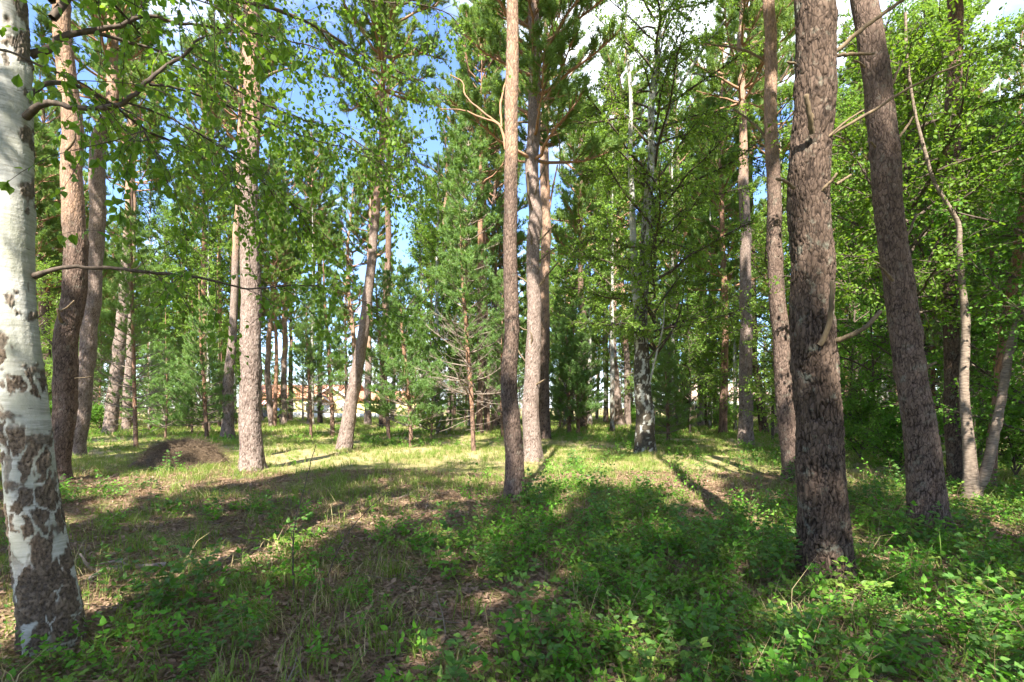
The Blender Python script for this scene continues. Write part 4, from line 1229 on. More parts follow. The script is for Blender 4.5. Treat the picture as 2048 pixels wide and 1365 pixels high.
# young pines with bright low boughs
for k, (px, d_, sc, ci) in enumerate([(330, 24, .75, 1), (385, 27, .85, 3), (300, 32, .9, 1), (440, 34, .8, 3), (350, 38, 1.0, 0), (862, 24, .8, 3), (900, 29, 1.0, 0), (985, 31, 1.05, 1), (1005, 24, .95, 0), (930, 36, 1.1, 2), (830, 34, .95, 2), (1120, 36, 1.0, 2),
                                      (1340, 36, 1.0, 1), (200, 33, .9, 0), (70, 30, .9, 1), (1020, 42, 1.2, 2), (1870, 13, .9, 2), (1985, 12, 1.0, 0)]):
    x = (px - 1024) / F * d_
    taken.append((x, d_))
    place_young(x, d_, ci, sc, k * 2.3, 'bushy young pine with layered boughs in the middle distance' if px < 1800 else 'shaded young pine in the thicket at the right edge', 'bushy young pines' if px < 1800 else 'young pines in the right thicket')

# leafy young trees on the right and in the middle distance
for k, (px, d_, sc, ci) in enumerate([(2120, 7.6, .85, 0), (2110, 9.5, 1.0, 1), (1850, 12.5, 1.0, 2), (1960, 14, 1.1, 0), (1750, 15, .95, 1), (1700, 19, 1.1, 2), (1800, 20, 1.2, 0), (2010, 20, 1.2, 2), (1900, 24, 1.2, 1), (2150, 12, 1.2, 2)]):
    x = (px - 1024) / F * d_
    place_leafy(x, d_, ci, sc, k * 1.7, 'young broadleaf tree in the shady thicket behind the right-hand pines', 'leafy trees in the right thicket', d_light=False)
for k, (px, d_, sc, ci) in enumerate([(1380, 27, 1.1, 0), (1450, 33, 1.2, 2), (1530, 30, 1.1, 1), (1240, 40, 1.1, 2), (1160, 46, 1.2, 0), (880, 44, 1.2, 1), (560, 46, 1.0, 1), (235, 38, 1.1, 2), (180, 42, 1.2, 0), (1600, 36, 1.3, 1), (1650, 30, 1.0, 0), (1320, 48, 1.3, 1), (60, 24, 1.0, 2), (430, 50, 1.1, 0), (1700, 45, 1.5, 2), (1850, 40, 1.5, 2), (1990, 38, 1.5, 0), (1440, 34, 1.1, 0), (1545, 23, 1.2, 2), (1590, 17, 1.0, 1)]):
    x = (px - 1024) / F * d_
    place_leafy(x, d_, ci, sc, k * 2.9, 'low leafy tree among the distant pines', 'leafy trees among the distant pines', d_light=k % 3 != 2)
for k, (px, d_, sc) in enumerate([(1720, 13.5, 1.0), (1760, 17, 1.2), (1800, 11.5, .8), (1900, 16, 1.3), (2030, 10, 1.0), (1680, 24, 1.2), (1450, 30, 1.0), (1260, 44, 1.3), (1500, 40, 1.4), (920, 50, 1.3), (80, 19, 1.0), (195, 30, 1.2), (2000, 26, 1.6), (1840, 28, 1.5)]):
    x = (px - 1024) / F * d_
    place_bush(x, d_, k, sc, k * 1.3, 'leafy bush in the shade on the right' if px > 1650 else 'small leafy bush in the distance', 'bushes in the right thicket' if px > 1650 else 'distant bushes')

# the wood behind and beside the viewer, which shades the foreground
g = np.random.default_rng(77)
behind = [(-6.5, -5.0), (-2.5, -7.5), (2.6, -6.0), (6.5, -5.5), (-9, -9), (-4, -12), (5.0, -12), (9.5, -9), (12, -3), (-12, -4), (13, 3), (-12.5, 3.5), (0, -16), (8, -17), (-8, -17), (15, -12), (-15, -12), (16, 7), (-16, 9), (11.5, 5.2), (-20, 14), (22, 12), (-0.6, -7.6), (7.4, -9.4), (10.5, -6.2), (8.2, 5.6), (-13.5, 8.5)]
for k, (x, y) in enumerate(behind):
    place_fill_pine(x, y, k, g.uniform(0.85, 1.05), g.random() * 6.28, 'pine of the surrounding wood outside the picture', 'pines around the viewpoint')
for k, (x, y) in enumerate([(4.0, -2.2), (9.0, 0.5), (-5, -1.0), (7.5, 3.0)]):
    place_birch(x, y, k, g.uniform(0.8, 0.95), g.random() * 6.28, 'birch of the surrounding wood outside the picture', 'birches around the viewpoint')

# ------------------------------------------------------------------ houses far behind
M_WALL = mat_plain('yellow_render', (0.72, 0.62, 0.30))
M_WHITE = mat_plain('white_paint', (0.80, 0.80, 0.78))
M_GLASS = mat_plain('window_glass', (0.03, 0.04, 0.05), 0.1, 3, 0.1, 0.6)
M_TAN = mat_plain('tan_wall', (0.42, 0.33, 0.26))
M_DARKPAINT = mat_plain('dark_car_paint', (0.03, 0.03, 0.035), 0.25, 3, 0.1, 0.6)
M_TYRE = mat_plain('tyre_rubber', (0.02, 0.02, 0.02), 0.8)
M_BLUEWHITE = mat_plain('pale_blue_panel', (0.62, 0.70, 0.80))
M_RED = mat_plain('awning_red', (0.62, 0.06, 0.05))


def mat_roof(name, a, b):
    m, n, lk = new_mat(name)
    wv = n.new('ShaderNodeTexWave'); wv.inputs['Scale'].default_value = 1.0; wv.bands_direction = 'X'
    t = n.new('ShaderNodeTexCoord'); lk(t.outputs['Object'], wv.inputs['Vector'])
    f = noise(n, lk, 3, 4)
    c = mixc(n, lk, ramp(n, lk, f, [(0.35, 0.0), (0.65, 1.0)]), a, b)
    finish(n, lk, c, 0.8, wv.outputs['Fac'], 0.6, 0.08, 0.2)
    return m


M_ROOF = mat_roof('orange_tiles', (0.55, 0.25, 0.15), (0.40, 0.19, 0.12))
M_ROOF2 = mat_roof('tan_tiles', (0.50, 0.36, 0.28), (0.38, 0.28, 0.22))


def gable_roof(acc, x0, x1, y0, y1, ze, zr, axis='x', th=0.18, over=0.4):
    x0 -= over; x1 += over; y0 -= over; y1 += over
    if axis == 'x':
        ym = (y0 + y1) / 2; a = [(x, y, z) for x in (x0, x1) for (y, z) in ((y0, ze), (ym, zr), (y1, ze), (y0, ze + th), (ym, zr + th), (y1, ze + th))]
    else:
        xm = (x0 + x1) / 2; a = [(x, y, z) for y in (y0, y1) for (x, z) in ((x0, ze), (xm, zr), (x1, ze), (x0, ze + th), (xm, zr + th), (x1, ze + th))]
    q = [[0, 1, 7, 6], [1, 2, 8, 7], [3, 9, 10, 4], [4, 10, 11, 5], [0, 6, 9, 3], [2, 5, 11, 8], [0, 3, 4, 1], [1, 4, 5, 2], [6, 7, 10, 9], [7, 8, 11, 10]]
    acc.add(np.array(a, float), q)


def bargeboards(root, x0, x1, y, ze, zr, th=0.3):
    xm = (x0 + x1) / 2
    a = Acc()
    for xa, xb, za, zb in ((x0, xm, ze, zr), (xm, x1, zr, ze)):
        v = np.array([(x, yy, z + dz) for yy in (y - .06, y) for (x, z) in ((xa, za), (xb, zb)) for dz in (-.06, th - .06)], float)
        a.add(v, [[0, 2, 3, 1], [4, 5, 7, 6], [0, 1, 5, 4], [2, 6, 7, 3], [0, 4, 6, 2], [1, 3, 7, 5]])
    link('bargeboards', a.mesh('bargeboards', M_WHITE), root)


def simple(root, name, mat, *box):
    a = Acc(); a.box(*box); return link(name, a.mesh(name, mat), root)


def window(root, x0, x1, y, z0, z1):
    w_ = simple(root, 'window', M_WHITE, x0 - .08, x1 + .08, y - .06, y + .02, z0 - .08, z1 + .08)
    simple(w_, 'pane', M_GLASS, x0, (x0 + x1) / 2 - .04, y - .075, y - .05, z0, z1)
    simple(w_, 'pane', M_GLASS, (x0 + x1) / 2 + .04, x1, y - .075, y - .05, z0, z1)


DH = 74.0
X = lambda px, d=DH: (px - 1024) / F * d
Z = lambda py, d=DH: CAM_H + (HOR - py) / F * d
h1 = empty('house', (0, 0, 0)); tag(h1, 'yellow house with orange tiled roof and white gables behind the pines', 'house')
simple(h1, 'wall', M_WALL, X(500), X(700), DH, DH + 9, 0, Z(798))
a = Acc(); gable_roof(a, X(500), X(700), DH, DH + 9, Z(798), Z(770)); link('roof', a.mesh('roof', M_ROOF), h1)
simple(h1, 'wall', M_WALL, X(700) + .01, X(832), DH + .5, DH + 7, 0, Z(802))
a = Acc(); gable_roof(a, X(700) + .4, X(832), DH + .5, DH + 7, Z(802), Z(783)); link('roof', a.mesh('roof', M_ROOF), h1)
# cross gable
gx0, gx1 = X(640), X(702)
a = Acc(); a.box(gx0, gx1, DH - 1.5, DH + 2, 0, Z(800))
xm = (gx0 + gx1) / 2
v = np.array([(gx0, DH - 1.5, Z(800)), (gx1, DH - 1.5, Z(800)), (xm, DH - 1.5, Z(776)), (gx0, DH + 2, Z(800)), (gx1, DH + 2, Z(800)), (xm, DH + 2, Z(776))])
a.add(v, None, [[0, 1, 2], [3, 5, 4]]); link('gable_wall', a.mesh('gable_wall', M_WALL), h1)
a = Acc(); gable_roof(a, gx0, gx1, DH - 1.5, DH + 4, Z(800), Z(775), 'y'); link('roof', a.mesh('roof', M_ROOF), h1)
bargeboards(h1, gx0 - .4, gx1 + .4, DH - 1.95, Z(800), Z(775))
# small porch gable
px0, px1 = X(644), X(676)
simple(h1, 'porch', M_WHITE, px0, px1, DH - 3.5, DH - 1.55, 0, Z(806))
a = Acc(); gable_roof(a, px0, px1, DH - 3.5, DH - 1.9, Z(806), Z(791), 'y', .12, .2); link('porch_roof', a.mesh('porch_roof', M_ROOF), h1)
bargeboards(h1, px0 - .2, px1 + .2, DH - 3.75, Z(806), Z(791), .22)
for q0, q1 in ((580, 588), (612, 622), (690, 696), (772, 790)):
    window(h1, X(q0), X(q1), DH if q0 < 640 else (DH - 1.5 if q0 < 700 else DH + .5), Z(822), Z(806))
aw = empty('awning', (0, 0, 0)); tag(aw, 'red and white striped awning on the yellow house wall', 'awning')
for k in range(12):
    xa = X(520) + k * 0.19
    a = Acc(); v = np.array([(xa, DH - .05, Z(800)), (xa + .19, DH - .05, Z(800)), (xa + .19, DH - 1.4, Z(810)), (xa, DH - 1.4, Z(810)), (xa, DH - 1.4, Z(813)), (xa + .19, DH - 1.4, Z(813))])
    v2 = v - np.array([0, 0, .03])
    a.add(np.vstack([v, v2]), [[0, 1, 2, 3], [3, 2, 5, 4], [6, 9, 8, 7], [9, 10, 11, 8]])
    link('stripe', a.mesh('stripe', M_RED if k % 2 else M_WHITE), aw)
fw = empty('garden_wall', (0, 0, 0)); tag(fw, 'low white wall running before the yellow house', 'wall')
simple(fw, 'wall_panel', M_WHITE, X(568), X(640), DH - 5, DH - 4.8, 0, Z(824)); simple(fw, 'wall_panel', M_WHITE, X(640) + .02, X(800), DH - 5, DH - 4.8, 0, Z(826))
sh = empty('shed', (0, 0, 0)); tag(sh, 'small pale blue-white box shed beside the yellow house', 'shed')
simple(sh, 'wall', M_BLUEWHITE, X(836, 62), X(863, 62), 62, 64, 0, Z(816, 62)); simple(sh, 'roof', M_WHITE, X(835, 62), X(864, 62), 61.9, 64.1, Z(816, 62) + .002, Z(814.5, 62))
simple(sh, 'door', M_WHITE, X(838, 62), X(845, 62), 61.95, 61.995, .05, Z(818, 62))

h2 = empty('bungalow', (0, 0, 0)); tag(h2, 'low house with tan roof and white fascia behind the right-hand pines', 'house')
D2 = 60.0
simple(h2, 'wall', M_TAN, X(1375, D2), X(1545, D2), D2, D2 + 8, 0, Z(806, D2))
a = Acc(); gable_roof(a, X(1375, D2), X(1545, D2), D2, D2 + 8, Z(807, D2), Z(768, D2)); link('roof', a.mesh('roof', M_ROOF2), h2)
simple(h2, 'fascia', M_WHITE, X(1375, D2) - .4, X(1545, D2) + .4, D2 - .46, D2 - .41, Z(811, D2), Z(804, D2))
for q0 in (1390, 1425, 1470, 1510):
    window(h2, X(q0, D2), X(q0 + 14, D2), D2, .9, 1.75)

# parked dark car by the house
car = empty('parked_car', (X(541, 64), 64, 0)); tag(car, 'dark parked car before the striped awning', 'car')
prof = [(-2.1, .35), (-2.12, .75), (-1.95, .95), (-1.2, 1.02), (-.6, 1.45), (.6, 1.47), (1.3, 1.02), (2.0, .88), (2.1, .6), (2.08, .35)]
vv = np.array([(x, y, z) for y in (-.82, .82) for x, z in prof]); m_ = len(prof)
qs = [[i, (i + 1) % m_, m_ + (i + 1) % m_, m_ + i] for i in range(m_)]
me = bpy.data.meshes.new('body'); me.from_pydata([tuple(p) for p in vv], [], qs + [list(range(m_))[::-1], list(range(m_, 2 * m_))]); me.materials.append(M_DARKPAINT)
link('body', me, car)
a = Acc(); a.add(np.array([(-1.05, -.835, 1.05), (-.55, -.835, 1.4), (.55, -.835, 1.42), (1.1, -.835, 1.05)]), [[0, 3, 2, 1]]); link('side_window', a.mesh('side_window', M_GLASS), car)
for x in (-1.3, 1.3):
    for y in (-.78, .78):
        a = Acc(); a.tube([[x, y - .1, .31], [x, y + .1, .31]], [.31, .31], 18); link('wheel', a.mesh('wheel', M_TYRE), car)

# ------------------------------------------------------------------ things on the ground
def make_mound():
    c = P(350, 940, 12.6); c[2] = 0
    o = empty('ant_mound', (c[0], 12.9, GZ(c[0], 12.9)))
    tag(o, 'low brown ant mound of needles and twigs left of the tall pale pine', 'ant mound')
    g_ = np.random.default_rng(5)
    xs = np.linspace(-1.5, 1.5, 110); ys = np.linspace(-1.2, 1.2, 90)
    X_, Y_ = np.meshgrid(xs, ys)
    rr = np.hypot(X_ / 1.15, Y_ / 0.95) + (fbm(X_ * 2 + 4, Y_ * 2, seed=9, oct=3) - .5) * 0.25
    Z_ = 0.60 * np.clip(1 - rr ** 2.6, -0.1, 1) + (fbm(X_ * 6, Y_ * 6, seed=3) - .5) * 0.16 - 0.03
    keep = Z_ > -0.06
    v_ = np.stack([X_, Y_, np.maximum(Z_, -0.09)], -1).reshape(-1, 3)
    nx = len(xs); i = np.arange(len(ys) - 1)[:, None] * nx; j = np.arange(nx - 1)[None, :]
    q_ = np.stack([i + j, i + j + 1, i + nx + j + 1, i + nx + j], -1).reshape(-1, 4)
    q_ = q_[keep.ravel()[q_].any(1)]
    link('heap', build_mesh('heap', v_, [q_], M_MOUND, smooth_shade=True), o)
    a_ = Acc()
    for k in range(3600):
        x, y = g_.normal(size=2) * np.array([.6, .5]); 
        zz = 0.60 * max(0, 1 - math.hypot(x / 1.15, y / .95) ** 2.6) + .03
        if abs(x) > 1.3 or abs(y) > 1.1: continue
        d_ = norm(g_.normal(size=3) * np.array([1, 1, .45])); l_ = g_.uniform(.08, .32)
        a_.tube(np.array([[x, y, zz], [x, y, zz] + d_ * l_]), [.003, .002], 3, g_.random())
    s_ = link('twig_litter', a_.mesh('twig_litter', M_MOUNDTWIG), o); s_['kind'] = 'stuff'


def mat_mound():
    m, n, lk = new_mat('needle_heap')
    f = noise(n, lk, 30, 6, rough=0.75)
    c = mixc(n, lk, ramp(n, lk, f, [(0.35, 0.0), (0.65, 1.0)]), (0.045, 0.031, 0.02), (0.17, 0.122, 0.08))
    finish(n, lk, c, 0.95, f, 1.0, 0.04, 0.1)
    return m


M_MOUND = mat_mound()
M_MOUNDTWIG = mat_leaf('mound_twigs', (0.07, 0.05, 0.033), (0.27, 0.20, 0.135), (0.15, 0.11, 0.075), 0.05, 0.9, 0.1)
make_mound()
taken_mound = (P(350, 940, 12.6)[0], 12.9)

# fallen birch branch
fb = empty('fallen_branch', tuple(P(250, 1140, 4.75) * np.array([1, 1, 0]) + np.array([0, 0, GZ(-3.6, 4.75)])))
tag(fb, 'fallen forked birch branch lying right of the white birch foot', 'branch')
g = np.random.default_rng(8)
ob, _ = add_branch(fb, 4.75, [(335, 1128, .1, 11), (300, 1133, .1, 12), (260, 1136, .05, 13), (225, 1138, 0, 14), (195, 1150, -.2, 14), (170, 1168, -.35, 13)], 'stem', M_GREYTWIG, 10, n=26)
add_branch(fb, 4.75, [(225, 1138, 0, 9), (190, 1142, -.05, 8), (172, 1125, -.1, 7), (160, 1108, -.1, 5)], 'twig', M_GREYTWIG, 7)
add_branch(fb, 4.75, [(260, 1134, 0, 6), (240, 1124, 0, 5), (200, 1128, .1, 4)], 'twig', M_GREYTWIG, 6)

# thin dark saplings in the foreground
s1 = empty('bare_sapling', tuple(P(588, 1185, 4.15) * np.array([1, 1, 0]))); tag(s1, 'thin bare dark sapling stem standing in the left foreground', 'sapling')
add_branch(s1, 4.15, [(588, 1190, 0, 4), (586, 1100, 0, 3.2), (592, 1040, .05, 2.6), (610, 970, .1, 2.2), (632, 890, .2, 1.4)], 'stem', M_TWIG, 6)
add_branch(s1, 4.15, [(586, 1085, 0, 2), (580, 1060, 0, 1.4), (577, 1040, 0, 1)], 'twig', M_TWIG, 5)
s2 = empty('bare_sapling', tuple(P(655, 1150, 4.55) * np.array([1, 1, 0]))); tag(s2, 'thin bare sapling stem slanting right in the left foreground', 'sapling')
add_branch(s2, 4.55, [(655, 1152, 0, 3.2), (680, 1095, 0, 2.6), (712, 1045, .05, 2.0), (745, 1010, .1, 1.6), (775, 985, .1, 1)], 'stem', M_TWIG, 6)

# fallen twigs on the ground
for k, (xa, ya, xb, yb, lab) in enumerate([(1155, 921, 1280, 924, 'long dead stick lying in the sun left of the forked birch'), (330, 1297, 410, 1305, 'pale dead twig on the litter at the bottom left'), (1560, 990, 1480, 985, 'dead stick in the green plants left of the foreground giant'), (820, 1100, 905, 1092, 'thin dead stick on the brown litter in the middle foreground'),
                                     (1000, 1275, 1055, 1340, 'thin pale stalk leaning in the bottom middle plants'), (200, 1040, 330, 1060, 'grey stick on the sunny grass right of the birch')]):
    ya2, yb2 = max(ya, 880), max(yb, 880)
    A, B = P(xa, ya, dpx(ya)), P(xb, yb, dpx(yb)); A[2] = GZ(A[0], A[1]) + .03; B[2] = GZ(B[0], B[1]) + .04
    o = empty('dead_stick', (0, 0, 0)); tag(o, lab, 'stick')
    t_ = np.linspace(0, 1, 9)[:, None]; p_ = A + (B - A) * t_ + g.normal(size=(9, 3)) * np.array([.02, .02, .012])
    v, q, t = tube(p_, np.linspace(.016 if k == 0 else .009, .005, 9), 6)
    link('stem', build_mesh('stick', v, [q, t], M_DEAD, None, True), o)
    q2 = bend_path(p_[4], norm((B - A) + g.normal(size=3) * .4), .3, 4, g, .1, .3)
    v, q, t = tube(q2, np.linspace(.006, .002, 5), 5); link('twig', build_mesh('twig', v, [q, t], M_DEAD, None, True), o)


# ------------------------------------------------------------------ ground cover, scattered
def source(name, me):
    return bpy.data.objects.new(name, me)


def scatter(name, label, pts, rot, scl, idx, srcs):
    """one stuff object: source meshes instanced on points"""
    c = bpy.data.collections.new(name + '_sources')
    for k, s in enumerate(srcs):
        s.name = '%s_%02d' % (name, k)
        c.objects.link(s)
    me = bpy.data.meshes.new(name)
    me.vertices.add(len(pts)); me.vertices.foreach_set('co', np.ascontiguousarray(pts, np.float32).ravel())
    for nm, ty, val in (('rot', 'FLOAT_VECTOR', rot), ('scl', 'FLOAT', scl), ('idx', 'INT', idx)):
        a_ = me.attributes.new(nm, ty, 'POINT')
        a_.data.foreach_set('vector' if ty == 'FLOAT_VECTOR' else 'value', np.ascontiguousarray(val, np.int32 if ty == 'INT' else np.float32).ravel())
    o = link(name, me)
    ng = bpy.data.node_groups.new(name, 'GeometryNodeTree')
    ng.interface.new_socket('Geometry', in_out='INPUT', socket_type='NodeSocketGeometry')
    ng.interface.new_socket('Geometry', in_out='OUTPUT', socket_type='NodeSocketGeometry')
    nn = ng.nodes; gi = nn.new('NodeGroupInput'); go = nn.new('NodeGroupOutput')
    m2p = nn.new('GeometryNodeMeshToPoints')
    ci = nn.new('GeometryNodeCollectionInfo'); ci.inputs['Collection'].default_value = c
    ci.inputs['Separate Children'].default_value = True; ci.inputs['Reset Children'].default_value = True
    ip = nn.new('GeometryNodeInstanceOnPoints'); ip.inputs['Pick Instance'].default_value = True

    def na(n_, ty):
        a_ = nn.new('GeometryNodeInputNamedAttribute'); a_.data_type = ty; a_.inputs['Name'].default_value = n_
        return [s for s in a_.outputs if s.enabled and s.name == 'Attribute'][0]
    e2r = nn.new('FunctionNodeEulerToRotation')
    lk = ng.links.new
    lk(gi.outputs[0], m2p.inputs['Mesh']); lk(m2p.outputs['Points'], ip.inputs['Points']); lk(ci.outputs[0], ip.inputs['Instance'])
    lk(na('idx', 'INT'), ip.inputs['Instance Index']); lk(na('rot', 'FLOAT_VECTOR'), e2r.inputs[0]); lk(e2r.outputs[0], ip.inputs['Rotation'])
    lk(na('scl', 'FLOAT'), ip.inputs['Scale']); lk(ip.outputs[0], go.inputs[0])
    md = o.modifiers.new('scatter', 'NODES'); md.node_group = ng
    tag(o, label, None, None, 'stuff')
    return o


def grass_tuft(seed, nb, hgt, spread, mat, wid=0.0035, bend=0.9):
    g_ = np.random.default_rng(seed); V_ = []; T_ = []; va = []; n0 = 0
    for k in range(nb):
        az = g_.random() * 6.28; b = np.array([*(g_.normal(size=2) * spread), 0]); d_ = np.array([math.cos(az), math.sin(az), 0])
        h = hgt * g_.uniform(.5, 1.2); lean = g_.uniform(.15, bend) * h; s_ = np.array([-d_[1], d_[0], 0]) * wid * g_.uniform(.7, 1.3)
        p1 = b + d_ * lean * .25 + np.array([0, 0, h * .55]); p2 = b + d_ * lean + np.array([0, 0, h * g_.uniform(.65, 1)])
        V_ += [b - s_, b + s_, p1 - s_ * .8, p1 + s_ * .8, p2]; T_ += [[n0, n0 + 1, n0 + 3], [n0, n0 + 3, n0 + 2], [n0 + 2, n0 + 3, n0 + 4]]; va += [g_.random()] * 5; n0 += 5
    return build_mesh('grass_tuft', np.array(V_), [np.array(T_)], mat, {'var': np.array(va)})


def leafy_plant(seed, h, nst, leaf, tri=False):
    """small plant of arching stems with paired ovate leaves"""
    g_ = np.random.default_rng(seed); st = Acc(); lp = []; la = []; ln_ = []
    for k in range(nst):
        az = g_.random() * 6.28; e = R(g_.uniform(35, 80))
        d_ = np.array([math.cos(az) * math.cos(e), math.sin(az) * math.cos(e), math.sin(e)])
        p_ = bend_path([*(g_.normal(size=2) * .02), -.01], d_, h * g_.uniform(.6, 1.2), 6, g_, -.5, .25)
        st.tube(p_, np.linspace(.0022, .0009, 7), 3)
        for i in range(1, 7):
            if i < 2 and g_.random() < .5: continue
            tdv = norm(p_[i] - p_[i - 1]); sdv = norm(np.cross(tdv, g_.normal(size=3) * .5 + np.array([0, 0, 1.0])))
            for sg in (-1, 1):
                if g_.random() < .12: continue
                lp.append(p_[i]); la.append(norm(sdv * sg + tdv * .5 + np.array([0, 0, g_.uniform(-.35, .2)]))); ln_.append(leaf * (1.1 - .08 * i if i > 3 else .85))
        lp.append(p_[-1]); la.append(norm(p_[-1] - p_[-2])); ln_.append(leaf * .8)
    if tri:
        lp2, la2, ln2 = [], [], []
        for p_, a_, l_ in zip(lp, la, ln_):
            sd2 = norm(np.cross(a_, [0, 0, 1.0])); c_ = p_ + a_ * l_ * .7
            st.tube(np.array([p_, c_]), [.001, .0007], 3)
            lp2 += [c_, c_, c_]; la2 += [a_, norm(sd2 + a_ * .3), norm(-sd2 + a_ * .3)]; ln2 += [l_, l_ * .8, l_ * .8]
        lp, la, ln_ = lp2, la2, ln2
    lp = np.array(lp); la = np.array(la)
    v_, t_, va = leaves(lp, la, norm(g_.normal(size=lp.shape) * .55 + np.array([0, -.15, 1.0])), np.array(ln_), g_, .62, True)
    return st, v_, t_, va


def plant_mesh(seed, h, nst, leaf, mat=None, tri=False):
    st, v_, t_, va = leafy_plant(seed, h, nst, leaf, tri)
    sv = np.vstack(st.v); sq = np.vstack(st.q); stt = np.vstack(st.t)
    V_ = np.vstack([v_, sv]); tris = np.vstack([t_, stt + len(v_)]); quads = sq + len(v_)
    mi = np.concatenate([np.zeros(len(t_)), np.ones(len(stt)), np.ones(len(quads))])
    return build_mesh('leafy_plant', V_, [tris, quads], [mat or M_PLANT, M_STEM], {'var': np.concatenate([va, np.full(len(sv), .5)])}, False, mi)


def litter_patch(seed):
    g_ = np.random.default_rng(seed); m = 26
    lp = np.column_stack([g_.normal(size=(m, 2)) * .10, g_.uniform(.002, .014, m)])
    la = norm(np.column_stack([g_.normal(size=(m, 2)), g_.normal(size=m) * .25]))
    v_, t_, va = leaves(lp, la, norm(g_.normal(size=(m, 3)) * .4 + np.array([0, 0, 1.0])), g_.choice([.028, .04, .05], m), g_, .55, True)
    a_ = Acc(); a_.add(v_, None, t_, va)
    for k in range(22):
        p0 = np.array([*(g_.normal(size=2) * .11), g_.uniform(.004, .018)]); az = g_.random() * 6.28; l_ = g_.uniform(.04, .14)
        a_.tube(np.array([p0, p0 + np.array([math.cos(az) * l_, math.sin(az) * l_, g_.normal() * .012])]), [.0014, .0009], 3, g_.random())
    return a_.mesh('litter_patch', M_LITTER)


def wedge(nn, d0, d1, g_, margin=1.12, power=2.0):
    d_ = (g_.uniform(d0 ** power, d1 ** power, nn)) ** (1 / power)
    x_ = g_.uniform(-margin, margin, nn) * (d_ + 0.4)
    return x_, d_


def clear_of_trunks(x_, y_, rad=.3):
    k = np.ones(len(x_), bool)
    for (a, b) in taken[:60]:
        k &= (x_ - a) ** 2 + (y_ - b) ** 2 > (rad if b > 7 else .24) ** 2
    k &= ((x_ - taken_mound[0]) / 1.05) ** 2 + ((y_ - taken_mound[1]) / .85) ** 2 > 1
    return k


def do_scatter(name, label, srcs, x_, y_, g_, smin, smax, tilt=.12):
    m = len(x_)
    scatter(name, label, np.column_stack([x_, y_, ground_z(x_, y_)]), np.column_stack([g_.normal(size=m) * tilt, g_.normal(size=m) * tilt, g_.random(m) * 6.28]),
            g_.uniform(smin, smax, m), g_.integers(0, len(srcs), m), [source(name, s) for s in srcs])


g = np.random.default_rng(11)
# grass: thick and yellow-green in the clearing, thin in front
tufts = [grass_tuft(600 + k, 16, .16, .05, M_GRASS) for k in range(5)] + [grass_tuft(610 + k, 13, .15, .06, M_STRAW, .0028, 1.6) for k in range(2)]
x_, y_ = wedge(44000, 2.2, 30, g, 1.12, 1.75)
dens = smooth(.42, .62, fbm(x_ * .6 + 5, y_ * .6, seed=31, oct=3)) * (.5 + .4 * smooth(5, 11, y_)) + .08 + .12 * smooth(8, 14, y_)
k = (g.random(len(x_)) < dens) & clear_of_trunks(x_, y_)
gm = np.random.default_rng(4); am = gm.random(260) * 6.28; rm_ = gm.uniform(.82, 1.15, 260)
x_ = np.append(x_[k], taken_mound[0] + np.cos(am) * rm_ * 1.15); y_ = np.append(y_[k], taken_mound[1] + np.sin(am) * rm_ * .95); k = np.ones(len(x_), bool)
do_scatter('grass', 'thin yellow-green grass growing over the forest floor', tufts, x_[k], y_[k], g, .55, 1.25)
ftufts = [grass_tuft(620 + k, 26, .24, .14, M_GRASS, .009) for k in range(4)] + [grass_tuft(630 + k, 22, .2, .14, M_STRAW, .008) for k in range(2)]
x_, y_ = wedge(16000, 26, 84, g, 1.15, 1.5)
do_scatter('far_grass', 'bright grass of the clearing towards the houses', ftufts, x_, y_, g, .7, 1.5)
# leafy ground plants
plants = [plant_mesh(640 + k, h, ns, lf, mt) for k, (h, ns, lf, mt) in enumerate([(.20, 4, .042, M_PLANT), (.26, 5, .05, M_PLANT), (.16, 4, .035, M_PLANT2), (.32, 4, .06, M_PLANT), (.22, 7, .026, M_PLANT3), (.14, 8, .02, M_PLANT3), (.24, 4, .05, M_PLANT2), (.10, 4, .045, M_PLANT), (.36, 3, .05, M_PLANT)])] + [plant_mesh(655 + k, h, 3, lf, mt, True) for k, (h, lf, mt) in enumerate([(.28, .055, M_PLANT2), (.22, .045, M_PLANT), (.34, .06, M_PLANT3)])]
x_, y_ = wedge(9500, 2.3, 14, g, 1.12, 1.7)
right = smooth(-0.25, 0.35, x_ / (y_ + .5) + 0.10)
n1 = fbm(x_ * .85 + 9, y_ * .85 + 2, seed=77, oct=3)
dens = smooth(.44, .64, n1 + .12 * right - .22 * smooth(6.5, 11, y_)) * (.45 + .55 * right)
k = (g.random(len(x_)) < dens) & clear_of_trunks(x_, y_, .3)
do_scatter('ground_plants', 'low leafy green plants covering the shaded forest floor', plants, x_[k], y_[k], g, .45, 1.5, .14)
# low green carpet farther right
x_, y_ = wedge(3500, 14, 34, g, 1.1, 1.8)
k = (fbm(x_ * .4, y_ * .4, seed=79, oct=3) + .10 * smooth(0, .3, x_ / y_) - .2 * (1 - smooth(15, 22, y_)) > .54)
do_scatter('distant_ground_plants', 'bright green low plants in the clearing', plants[:3], x_[k], y_[k], g, 1.0, 1.8, .1)
